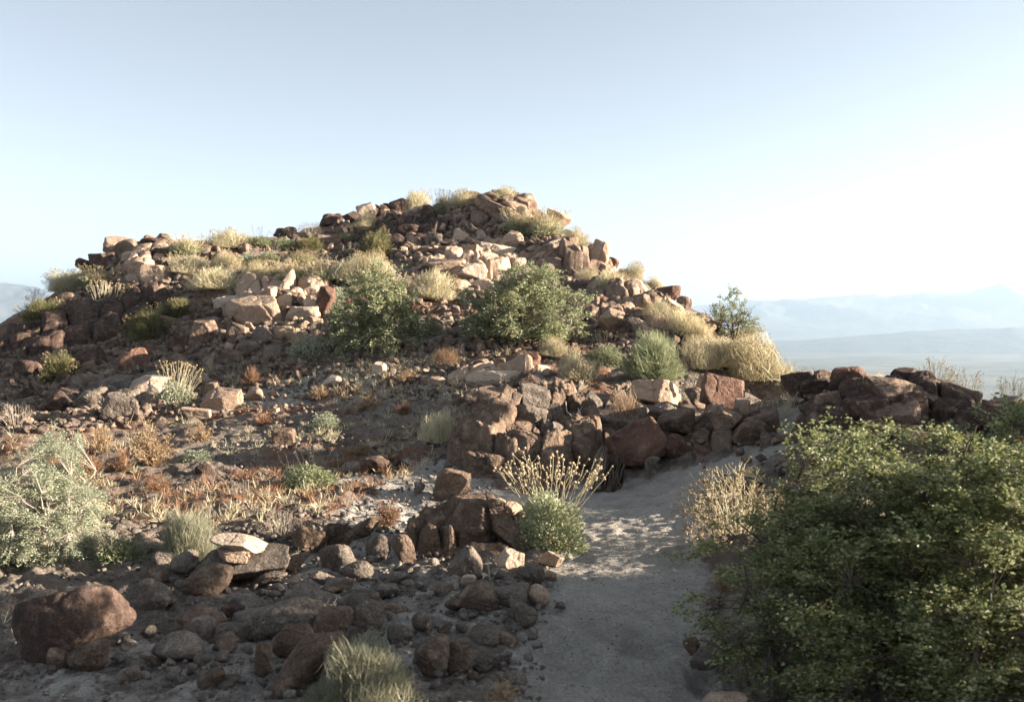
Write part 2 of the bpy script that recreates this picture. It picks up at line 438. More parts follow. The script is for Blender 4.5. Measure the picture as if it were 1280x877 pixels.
def unitv(v): return v / np.linalg.norm(v, axis=-1, keepdims=True)
def rock_shape(seed, kind, sub):
    rs = np.random.RandomState(seed); d, f = ico(sub)
    rounded = kind in 'rRoO'
    if rounded:
        k = rs.randint(11, 16)
        nrm = unitv(rs.normal(size=(k, 3))); off = rs.uniform(.62, 1.0, k); p = rs.uniform(3.4, 6) if kind in 'oO' else rs.uniform(5, 15)
    else:
        # three joint sets, slightly askew, then a few broken corners
        j = np.linalg.qr(rs.normal(size=(3, 3)) * .25 + np.eye(3))[0]
        nrm = unitv(np.vstack([j, -j]) + rs.normal(size=(6, 3)) * .17); off = rs.uniform(.72, 1.0, 6)
        k = rs.randint(3, 7); c = unitv(np.sign(rs.normal(size=(k, 3))) * rs.uniform(.25, 1, (k, 3)))
        nrm = np.vstack([nrm, c]); off = np.append(off, rs.uniform(.85, 1.15, k)); p = rs.uniform(45, 110)
    s = np.maximum(d @ nrm.T / off, 0)
    r = (np.sum(s ** p, 1) + 1e-9) ** (-1 / p)
    r = np.minimum(r, 1.6)
    off3 = rs.uniform(-50, 50, 3)
    v = d * r[:, None]
    n1 = fbm(v * 1.3 + off3, 3, seed); n2 = fbm(v * 5 + off3, 3, seed + 7)
    v = v + d * (n1 * (.075 if rounded else .035) + n2 * (.028 if rounded else .020))[:, None]
    if sub > 5: v = v + d * (fbm(v * 16 + off3, 2, seed + 9) * .010)[:, None]
    for c in range(rs.randint(1, 3) if rounded else rs.randint(1, 4)):
        m = unitv(rs.normal(size=(1, 3)))[0] if rounded else unitv(nrm[c % 3:c % 3 + 1] + rs.normal(size=(1, 3)) * .1)[0]
        o = rs.uniform(-.5, .5)
        q = v @ m - o + .13 * fbm(v * 2.2 + off3, 2, seed + c)
        v = v - d * (rs.uniform(.02, .09) * np.exp(-(q / .04) ** 2))[:, None]
        if not rounded: v = v - d * (rs.uniform(0, .07) * (q > 0))[:, None]   # one side of the joint stands lower
    lo, hi = v.min(0), v.max(0)
    v = (v - (lo + hi) / 2) / (hi - lo)
    return v, f

ROCKMESH = {}
def rock_mesh(kind, i, sub=5):
    key = (kind, i, sub)
    if key not in ROCKMESH:
        v, f = rock_shape({'a': 100, 'r': 400, 's': 700, 'o': 900}[kind.lower()] + i * 13, kind, sub)
        me = make_mesh('rock', v, None, f, True)
        me.materials.append(M['brown'])
        ROCKMESH[key] = me
    return ROCKMESH[key]

rnd = random.Random(11)
ROCKS = []          # (px, py, obj, phrase)
def place_rock(px, py, w, h, rot, kind, mat, label, d=None, group=None, depthf=None, name='rock'):
    big = kind.isupper()
    nv = {'a': 16, 'r': 12, 's': 8, 'o': 12}[kind.lower()]
    me = rock_mesh(kind.lower(), 100 + len(ROCKS), 6) if big else rock_mesh(kind, rnd.randrange(nv))
    cr = d is None
    if d is None:
        d = hit(px, py + h * .36)
        if d is None: d = crest(px)
    r = ray(px, py)
    W, H = w * d / F, h * d / F
    dep = depthf if depthf else rnd.uniform(.7, 1.0)
    D = (W * .55 + H * .45) * dep
    a = R(rot); ca, sa = abs(math.cos(a)), abs(math.sin(a))
    c = Vector((r[0], 1, r[2])) * d + Vector((0, D * .25, 0)); c.z += CAMZ
    if cr:
        g = hz(c.x, c.y); vis = (H * ca + W * sa)
        c.z = min(c.z, g + vis * .42); c.z = max(c.z, g - vis * .1)
    o = bpy.data.objects.new(name, me); COL.objects.link(o)
    o.material_slots[0].link = 'OBJECT'; o.material_slots[0].material = M[mat]
    # rot is the tilt seen in the photograph (positive: right end up)
    o.scale = (W * 1.08, D * 1.08, H * 1.12)
    q = Quaternion((0, 1, 0), -a)
    flip = rnd.choice((0, math.pi))
    o.rotation_mode = 'QUATERNION'; o.rotation_quaternion = q @ Quaternion((0, 0, 1), flip + rnd.uniform(-.12, .12))
    o.location = c
    tag(o, label, 'rock', group)
    ROCKS.append((px, py, o, label))
    return o
GH, GL, GO, GP, GF, GM = 'rocks on the hillside', 'rocks on the left shoulder of the hill', 'rocks of the outcrop beside the path', 'rocks piled at the right bend of the path', 'granite boulders in the left foreground', 'stones on the flat below the hill'
# bedrock that breaks through the slope: jointed blocks still in place, one thing each
def outcrop(px, py, d, wpx, depth, h, cell, mat, label, seed, tilt=.25, group='jointed rock outcrops', flat=.55):
    rs = np.random.RandomState(seed)
    cx = ray(px, py)[0] * d; cy = d; rx = wpx * d / F / 2; ry = depth / 2
    st = max(.013, d * .0011); nx = int(2.5 * rx / st); ny = int(2.5 * ry / st)
    X, Y = np.meshgrid(cx + np.linspace(-1.25, 1.25, nx) * rx, cy + np.linspace(-1.25, 1.25, ny) * ry)
    p = np.stack([X.ravel(), Y.ravel(), np.full(X.size, seed * 1.7)], -1)
    wob = np.stack([fbm(p * 2.2 / cell * .4, 3, seed), fbm(p * 2.2 / cell * .4 + 31, 3, seed + 1)], -1) * cell * .16
    q = p[:, :2] + wob
    m = int(7.5 * rx * ry / (cell * cell)) + 6
    S = np.stack([cx + rs.uniform(-1.4, 1.4, m) * rx, cy + rs.uniform(-1.4, 1.4, m) * ry], -1)
    D = np.sqrt((((q[:, None] - S[None]) * np.array([1.0, .8])) ** 2).sum(-1)); k = np.argsort(D, 1)[:, :2]
    f1 = np.take_along_axis(D, k[:, :1], 1)[:, 0]; f2 = np.take_along_axis(D, k[:, 1:2], 1)[:, 0]; c = k[:, 0]
    lev = rs.uniform(flat, 1.0, m); tx, ty = rs.normal(size=m) * tilt * .6, rs.normal(size=m) * tilt
    e = np.hypot((S[:, 0] - cx) / rx, (S[:, 1] - cy) / ry)          # whole blocks make up the edge
    lev = lev * smooth((1.25 - e) / .5)
    rel = q - S[c]
    z = h * lev[c] + rel[:, 0] * tx[c] + rel[:, 1] * ty[c]
    edge = (f2 - f1) / cell
    z = z - h * .55 * np.exp(-(edge / .055) ** 1.3) - h * .20 * np.exp(-edge / .16)
    z = z + h * (.055 * fbm(p * 3 / cell, 4, seed + 5) + .03 * fbm(p * 13 / cell, 2, seed + 6))
    ell = np.hypot((p[:, 0] - cx) / rx, (p[:, 1] - cy) / ry) + .12 * fbm(p * 1.5 / cell, 2, seed + 8)
    z = z * smooth((1.22 - ell) / .12) - .12 * smooth((ell - 1.05) / .15) - .02
    V = np.stack([p[:, 0], p[:, 1], height(p[:, 0], p[:, 1]) + z], -1)
    i = np.arange(ny - 1)[:, None] * nx; j = np.arange(nx - 1)[None]
    Q = np.stack([i + j, i + j + 1, i + nx + j + 1, i + nx + j], -1).reshape(-1, 4)
    Q = Q[(z[Q] > -.13).any(1)]
    u = np.unique(Q); mp = np.full(len(V), -1); mp[u] = np.arange(len(u))
    o = link('rock_outcrop', make_mesh('rock_outcrop', V[u], mp[Q], None, True), M[mat]); tag(o, label, 'outcrop', group); return o
outcrop(668, 560, 11.35, 190, 1.5, .52, .30, 'granite_brown', 'broad cracked granite outcrop in the middle beside the path', 3)
outcrop(770, 520, 12.1, 120, 1.0, .25, .30, 'granite', 'low cracked rock shelf behind the burnt stump', 5)
outcrop(586, 670, 7.62, 150, .75, .30, .26, 'granite_brown', 'ribbed granite slabs left of the flowering bush', 7, .35)
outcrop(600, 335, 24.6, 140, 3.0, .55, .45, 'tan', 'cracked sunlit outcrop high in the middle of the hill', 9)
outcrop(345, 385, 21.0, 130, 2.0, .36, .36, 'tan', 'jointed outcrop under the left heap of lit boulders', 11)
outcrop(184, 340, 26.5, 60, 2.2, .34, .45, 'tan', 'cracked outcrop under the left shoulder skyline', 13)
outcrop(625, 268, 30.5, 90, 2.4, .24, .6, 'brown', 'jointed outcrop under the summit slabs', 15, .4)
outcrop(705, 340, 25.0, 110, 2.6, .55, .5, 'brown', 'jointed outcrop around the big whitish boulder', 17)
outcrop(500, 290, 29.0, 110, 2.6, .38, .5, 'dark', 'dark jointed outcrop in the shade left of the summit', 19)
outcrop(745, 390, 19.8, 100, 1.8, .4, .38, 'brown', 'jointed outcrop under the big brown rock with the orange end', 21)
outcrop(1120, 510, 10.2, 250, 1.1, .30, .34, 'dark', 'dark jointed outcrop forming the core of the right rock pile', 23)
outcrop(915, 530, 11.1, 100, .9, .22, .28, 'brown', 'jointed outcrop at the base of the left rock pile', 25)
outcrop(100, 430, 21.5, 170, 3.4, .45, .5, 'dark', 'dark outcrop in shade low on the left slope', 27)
outcrop(150, 505, 17.0, 150, 1.6, .26, .4, 'granite', 'grey outcrop in shade at the foot of the left slope', 29)
outcrop(330, 785, 5.75, 190, .8, .13, .24, 'granite', 'low granite shelf in the lower left foreground', 31)
outcrop(620, 462, 15.2, 120, 1.2, .14, .35, 'tan', 'low lit rock shelf above the middle outcrop', 33)

def grow(t, k, sel=lambda e: True): return [(e[0], e[1], e[2] * k, e[3] * k) + e[4:] if sel(e) else e for e in t]
# pixel centre x, y, width, height, tilt, shape (a angular, r rounded, s slab; capitals: finer mesh), stone, label [, distance]
L_ = [
(142,307,34,21,0,'a','tan','pale sunlit block on the left skyline of the hill'),
(128,327,36,24,-20,'a','dark','dark tilted block just below the pale block on the left skyline'),
(157,312,26,20,15,'a','brown','brown rock pressed against the right of the pale skyline block'),
(184,298,15,10,20,'a','tan','small tan stone on the skyline left of the round knob'),
(202,294,19,13,0,'r','brown','round knob topping the left shoulder skyline'),
(196,306,34,14,0,'s','dark','dark ledge directly under the round skyline knob'),
(199,317,21,13,0,'a','dark','dark block under the ledge of the skyline knob'),
(172,335,34,20,10,'A','tan','cracked tan rock with lit face under the left skyline, upper half'),
(193,344,32,24,-10,'A','tan','cracked tan rock with lit face under the left skyline, lower half'),
(168,350,19,12,0,'a','pale','small pale rock left of the cracked tan rocks'),
(103,330,17,14,0,'a','dark','dark rock beside the yellow bush at the far left skyline'),
(86,377,27,19,-5,'a','brown','pinkish grey block beneath the yellow bush on the left slope'),
(142,413,23,23,0,'a','brown','upright purplish rock in shade on the left slope'),
(172,382,17,16,0,'a','pale','pale stone right of the spiky golden bush on the left slope'),
(196,377,36,27,10,'a','dark','dark brown rock above the shaded grassy bush on the left slope'),
(117,421,25,16,0,'a','brown','low rock left of the upright purplish rock'),
(59,414,21,14,0,'a','brown','small rock below the dark olive bush at far left'),
(190,362,19,13,0,'a','pale','light stone below the cracked tan rocks'),
(254,418,32,36,0,'A','brown','rounded brown boulder standing left of the big lit boulder'),
(165,453,33,26,25,'a','red','rust brown wedge rock in shade, lower of two'),
(183,441,25,17,-30,'a','red','rust brown wedge rock in shade, upper of two'),
(110,449,30,23,0,'r','dark','dark boulder beside the shaded bush on the left slope'),
(66,504,35,26,10,'a','dark','dark rock at the foot of the left slope'),
(146,511,46,36,10,'A','granite','grey boulder in shade at the foot of the left slope'),
(110,502,26,22,0,'r','granite','grey stone left of the shaded grey boulder'),
(86,497,32,17,-10,'a','brown','flat stone between the dark rock and grey stone at the left slope foot'),
(20,430,36,22,10,'a','dark','dark rock at the extreme left below the slope bushes'),
(32,462,30,20,-8,'a','dark','dark rock at the left edge of the lower slope'),
(225,430,26,18,0,'a','dark','dark stone left of the rounded brown boulder'),
(210,405,24,16,-15,'a','brown','brown stone below the shaded grassy bush'),
]
H_ = [
(186,485,38,26,0,'A','pale','bright rounded boulder beside the silver tufted bush at the foot of the left slope'),
(216,457,34,24,-10,'a','brown','brown boulder with lit top above the silver tufted bush'),
(275,500,44,27,10,'A','tan','pinkish white boulder at the foot of the slope'),
(243,517,36,13,-10,'s','tan','flat lit stone between the silver tufted bush and the pinkish white boulder'),
(291,447,28,15,0,'a','brown','pinkish flat rock on the lower middle slope'),
(303,437,17,14,0,'a','tan','small tan lit stone right above the pinkish flat rock'),
(252,474,15,14,0,'a','tan','small lit stone below the wispy whitish plant'),
(263,488,17,17,0,'a','brown','brown stone just above the pinkish white boulder'),
(317,390,60,36,-5,'A','tan','largest lit boulder of the left heap, dark on its left face'),
(284,380,31,18,10,'a','pale','lit rock left of the largest lit boulder'),
(313,368,19,11,0,'a','pale','whitish stone on top of the largest lit boulder'),
(354,373,35,21,-8,'a','brown','brown block with lit top right of the largest lit boulder'),
(341,358,22,15,0,'a','brown','brown stone above the brown block in the left heap'),
(362,355,21,15,0,'a','dark','dark stone under the row of golden bushes'),
(391,367,26,18,15,'a','pale','pale rock in the middle of the left heap'),
(388,383,17,18,0,'a','pale','pale grey stone below the pale rock of the left heap'),
(406,377,24,32,-10,'a','red','reddish rock with lit left face at the right of the left heap'),
(377,394,38,20,5,'a','pale','wide pale rock at the bottom of the left heap'),
(352,395,24,21,0,'a','brown','brown stone under the brown block with lit top'),
(375,376,11,17,0,'a','tan','thin upright stone in the gap of the left heap'),
(330,420,30,22,10,'a','granite','greyish rock in shade below the largest lit boulder'),
(296,417,26,20,-15,'a','brown','brown rock below the left end of the largest lit boulder'),
(356,418,26,18,5,'a','tan','tan rock beneath the wide pale rock'),
(311,436,24,16,0,'a','granite','low greyish stone right of the small tan lit stone'),
(341,440,26,16,-5,'a','granite','low greyish stone left of the golden tuft below the left heap'),
(477,366,28,18,-15,'a','brown','brown rock with lit top below the big golden bushes'),
(439,379,14,13,0,'a','red','small reddish stone above the left green bush'),
(457,263,20,16,10,'a','pale','bright pale rock on the upper left skyline'),
(465,257,24,14,0,'a','dark','dark rock behind the bright pale skyline rock'),
(497,258,20,18,0,'a','dark','dark rock on the skyline left of the straw tuft'),
(482,259,15,10,0,'a','dark','small dark stone between two dark skyline rocks'),
(422,268,11,11,0,'a','dark','dark pointed stone alone on the upper left skyline'),
(350,291,14,10,0,'a','dark','dark stone on the skyline above the grey green bushes, left of a pair'),
(363,290,15,11,0,'a','dark','dark stone on the skyline above the grey green bushes, right of a pair'),
(410,275,22,13,10,'a','dark','dark flat rock on the skyline right of the grey skyline bush'),
(440,272,22,14,0,'a','dark','dark rock on the skyline left of the bright pale rock'),
(533,271,20,26,10,'a','dark','dark upright slab in shade below the summit'),
(512,290,26,16,0,'a','dark','dark rock in shade left of the grey pyramid rock'),
(591,247,22,13,-5,'a','brown','grey brown rock on the summit left of the tilted slabs'),
(618,250,32,12,-28,'s','brown','topmost tilted slab on the summit'),
(628,267,50,19,-25,'S','brown','long tilted slab just below the topmost slab'),
(646,260,30,15,-30,'s','tan','lit tilted slab right of the long tilted slab'),
(655,257,28,18,-10,'a','brown','dark brown block at the right end of the summit'),
(601,273,26,16,10,'a','brown','brown rock below the summit slabs, left side'),
(541,301,20,19,0,'a','granite','grey pyramid rock at the edge of the summit shade'),
(575,296,20,17,0,'a','pale','pale rock above the cracked outcrop'),
(602,295,15,13,0,'a','pale','small pale stone right of the pale rock above the cracked outcrop'),
(620,305,18,13,0,'a','tan','tan stone just above the smooth pale block of the cracked outcrop'),
(559,317,30,16,-5,'a','brown','brown cap block of the cracked outcrop'),
(577,317,16,17,0,'a','dark','dark narrow block beside the brown cap block'),
(591,320,26,25,5,'A','tan','squarish tan block in the cracked outcrop'),
(620,319,38,24,-10,'A','pale','smooth pale block at the right of the cracked outcrop'),
(560,338,44,26,0,'A','tan','wide lit rock at the lower left of the cracked outcrop'),
(590,342,30,22,-10,'A','pale','lit rock at the lower middle of the cracked outcrop'),
(570,358,32,15,0,'a','tan','low lit rock along the foot of the cracked outcrop'),
(618,338,28,19,0,'a','tan','rough lit rock under the smooth pale block'),
(604,357,24,14,0,'a','pale','small pale rock at the right foot of the cracked outcrop'),
(530,315,26,14,0,'a','brown','brown ledge stone at the left of the cracked outcrop, upper of two'),
(532,328,24,13,0,'a','brown','brown ledge stone at the left of the cracked outcrop, lower of two'),
(693,319,44,34,0,'A','pale','big whitish boulder high on the right slope'),
(639,302,28,24,-10,'a','tan','tan rock with dark underside left of the big whitish boulder'),
(750,324,22,40,-14,'A','tan','tall upright wedge rock near the right skyline'),
(737,321,14,28,-25,'a','brown','brown slab leaning on the left of the tall upright wedge'),
(711,327,22,16,0,'a','tan','tan rock right of the big whitish boulder'),
(766,317,14,13,0,'a','red','small pinkish rock on the skyline behind the tall upright wedge'),
(779,325,12,10,0,'a','granite','small grey rock on the right skyline below the pinkish one'),
(652,343,22,17,10,'a','pale','pale rock below the big whitish boulder'),
(676,349,20,15,-10,'a','brown','brown rock above the large green bush, middle of three'),
(663,355,25,16,-15,'a','dark','dark rock above the large green bush, left of three'),
(686,360,28,19,10,'a','dark','dark rock above the large green bush, right of three'),
(708,355,17,15,0,'a','brown','brown stone left of the pale straw bush on the right slope'),
(725,368,25,28,-25,'a','dark','dark slab leaning right of the large green bush'),
(750,382,38,21,-6,'A','red','big brown rock with orange right end on the right slope'),
(734,390,34,20,-32,'s','dark','long dark slab under the big brown rock with orange end'),
(765,402,28,28,0,'A','tan','pale tan boulder below the big brown rock with orange end'),
(779,410,22,20,0,'a','dark','dark stone right of the pale tan boulder'),
(820,407,20,20,0,'a','tan','tan pyramid rock in the middle of the right slope'),
(802,379,25,19,0,'a','brown','brown rock left of the golden bush on the right slope'),
(797,360,24,16,-40,'s','pale','white tilted slab near the right skyline'),
(836,368,29,17,10,'a','red','pinkish brown rock overhanging the right skyline'),
(849,389,34,14,-38,'s','pale','pale slab tilted down the right skyline'),
(855,381,18,18,-20,'a','brown','brown rock behind the pale slab on the right skyline'),
(876,398,20,12,0,'a','granite','grey rock left of the skyline green bush'),
(893,407,15,12,0,'a','brown','brown stone at the foot of the skyline green bush'),
(783,373,14,15,0,'a','pale','small pale stone right of the straw bush on the right slope'),
(791,405,14,14,0,'a','granite','small grey stone left of the tan pyramid rock'),
(807,411,16,15,0,'a','pale','small pale stone touching the tan pyramid rock'),
(698,272,28,14,-20,'a','tan','tan rock on the right skyline below the summit'),
(715,283,20,11,-30,'a','tan','narrow tan rock on the right skyline above the golden bushes'),
(737,302,18,11,-30,'a','brown','brown stone on the right skyline beside the golden bushes'),
(900,434,18,12,-10,'a','pale','small pale stone on the low right slope, left of a pair'),
(913,434,16,12,-20,'a','brown','small brown stone on the low right slope, right of a pair'),
(930,420,20,12,-30,'a','tan','tan stone on the skyline under the right green bush'),
(655,452,38,23,12,'A','red','pinkish brown boulder with lit top below the large green bush'),
(617,473,60,16,2,'S','pale','pale sandy slab lying above the rounded outcrop'),
(603,455,14,11,0,'a','brown','small brown stone above the pale sandy slab, left of a pair'),
(625,454,13,12,0,'a','brown','small brown stone above the pale sandy slab, right of a pair'),
]
O_ = [
(603,543,64,78,-6,'R','granite_brown','big fractured boulder at the left end of the outcrop',11.1),
(609,585,48,42,15,'R','granite_brown','boulder at the lower left foot of the outcrop',10.6),
(604,496,40,20,8,'A','brown','flat brown rock crowning the left end of the outcrop',11.3),
(631,498,32,28,-20,'A','brown','brown block beside the flat crown rock of the outcrop',11.3),
(669,496,32,30,8,'A','granite','blocky light grey rock on top of the outcrop',11.4),
(664,518,34,20,-8,'R','granite','pale rounded slab tucked under the blocky light grey rock',11.2),
(693,515,22,19,0,'a','granite','grey stone right of the pale rounded slab',11.5),
(692,496,14,26,24,'s','granite','thin leaning slab right of the blocky light grey rock',11.8),
(654,542,44,32,5,'R','granite_brown','rounded boulder in the middle of the outcrop',11.1),
(659,571,64,50,-12,'R','granite_brown','largest rounded boulder at the foot of the outcrop',10.7),
(700,554,27,44,8,'R','granite','egg shaped upright boulder on the outcrop right of centre',10.9),
(682,545,20,36,0,'r','granite','narrow boulder left of the egg shaped boulder',11.1),
(726,563,34,36,5,'R','granite_brown','squat boulder right of the egg shaped boulder',10.8),
(760,528,64,28,0,'R','granite','long low boulder behind the burnt stump',11.7),
(658,478,28,19,-10,'a','dark','dark rock above the blocky light grey rock',12.2),
(640,515,26,18,0,'a','dark','dark stone wedged under the brown block',11.3),
(628,522,30,26,10,'r','granite_brown','boulder wedged in the outcrop right of the fractured boulder',11.2),
(562,607,50,34,20,'S','granite_brown','flat granite ledge running left from the outcrop foot',None),
(640,600,34,24,15,'r','granite_brown','low boulder at the outcrop foot below the largest one',10.3),
(796,558,60,42,28,'R','red','reddish boulder leaning up to the right beside the burnt stump',10.7),
(847,569,40,42,-12,'R','red','reddish upright boulder right of the leaning one',10.7),
(880,574,30,30,5,'r','red','dark red boulder by the right turn of the path',10.6),
(816,579,16,14,0,'r','granite','small grey stone between the two reddish boulders',10.3),
(766,591,11,8,0,'a','pale','small white stone on the sand below the burnt stump',None),
(822,493,54,32,-10,'A','tan','ledge rock with lit flat top above the reddish boulders',12.6),
(870,498,22,22,0,'r','brown','round pinkish rock right of the lit ledge rock',12.0),
(882,478,18,17,0,'a','tan','tan stone above the round pinkish rock',12.6),
(834,513,40,17,5,'r','granite','low grey rock beneath the lit ledge rock',11.9),
(846,528,40,26,10,'r','granite_brown','grey brown rock behind the reddish upright boulder',11.4),
(884,541,26,28,0,'r','granite_brown','brown stone behind the dark red boulder',11.2),
(720,505,26,16,-10,'a','granite','low grey stone at the back of the outcrop',12.3),
(745,508,30,14,5,'a','dark','dark low stone at the back of the outcrop',12.5),
]
P_ = [
(908,491,56,36,-18,'A','red','big pinkish brown rock topping the left rock pile',11.3),
(934,512,32,22,-20,'r','brown','rock under the right end of the big pinkish rock',11.0),
(912,526,34,30,0,'R','granite_brown','rounded rock in the middle of the left rock pile',10.8),
(938,541,46,30,10,'R','granite_brown','low broad rock at the base of the left rock pile',10.6),
(947,523,18,16,0,'a','dark','dark stone at the right edge of the left rock pile',10.9),
(962,551,20,22,0,'r','granite','grey stone at the right foot of the left rock pile',10.4),
(984,553,22,18,0,'a','brown','brown stone on the sand right of the left rock pile',10.3),
(893,518,22,22,0,'r','brown','small brown rock at the left of the left rock pile',11.0),
(1000,480,32,28,15,'A','dark','dark rock at the left end of the right rock pile, first of two',11.6),
(1020,487,36,30,-25,'A','dark','dark rock at the left end of the right rock pile, second of two',11.4),
(1030,472,22,17,-10,'a','brown','stone on the crest of the pile left of the reddish crown rock',11.4),
(1064,472,36,26,12,'A','red','reddish dark rock crowning the left half of the pile',10.8),
(1039,507,40,28,5,'A','brown','brown block with a dry twig in front of it',10.2),
(1052,489,28,28,0,'a','dark','dark rock under the reddish crown rock',10.8),
(1086,487,30,16,0,'a','brown','brown stone right of the reddish crown rock',10.6),
(1123,494,76,34,-14,'S','brown','broad roof shaped slab in the middle of the right rock pile',10.0),
(1089,514,54,34,10,'A','dark','dark block under the left of the broad roof shaped slab',9.8),
(1126,522,62,32,4,'A','brown','thick brown rock with lit right end under the broad slab',9.7),
(1134,472,34,21,5,'a','dark','dark capping stone on the top of the right rock pile',10.5),
(1152,481,32,17,12,'a','red','orange sided stone tilted beside the dark capping stone',10.3),
(1172,503,54,14,-22,'s','brown','long narrow slab sloping right from the broad slab',10.0),
(1177,487,30,22,-15,'a','brown','brown rock behind the long narrow slab',10.3),
(1201,497,30,28,-10,'A','brown','brown rock near the right end of the pile',10.1),
(1219,501,18,22,0,'a','brown','narrow rock at the right end of the pile',10.0),
(1099,535,34,20,0,'a','red','reddish stone low in the right rock pile behind the big green bush',9.4),
(1053,526,28,30,8,'a','dark','dark rock below the brown block with the dry twig',9.8),
(1147,552,34,34,-10,'A','brown','brown rock at the base of the right rock pile behind the bush top',9.2),
(1127,542,26,22,0,'a','dark','dark stone between the base rocks of the right pile',9.5),
(1246,521,46,36,-8,'A','dark','dark boulder at the right edge beyond the big bush',9.4),
(1270,509,36,24,-10,'a','brown','brown boulder at the extreme right edge behind the dark boulder',9.8),
(1023,531,26,26,0,'r','brown','brown stone at the left foot of the right rock pile',9.9),
(1190,520,30,22,0,'a','dark','dark rock under the long narrow slab',9.7),
(1215,525,28,20,0,'a','dark','dark rock between the pile and the right edge boulder',9.5),
]
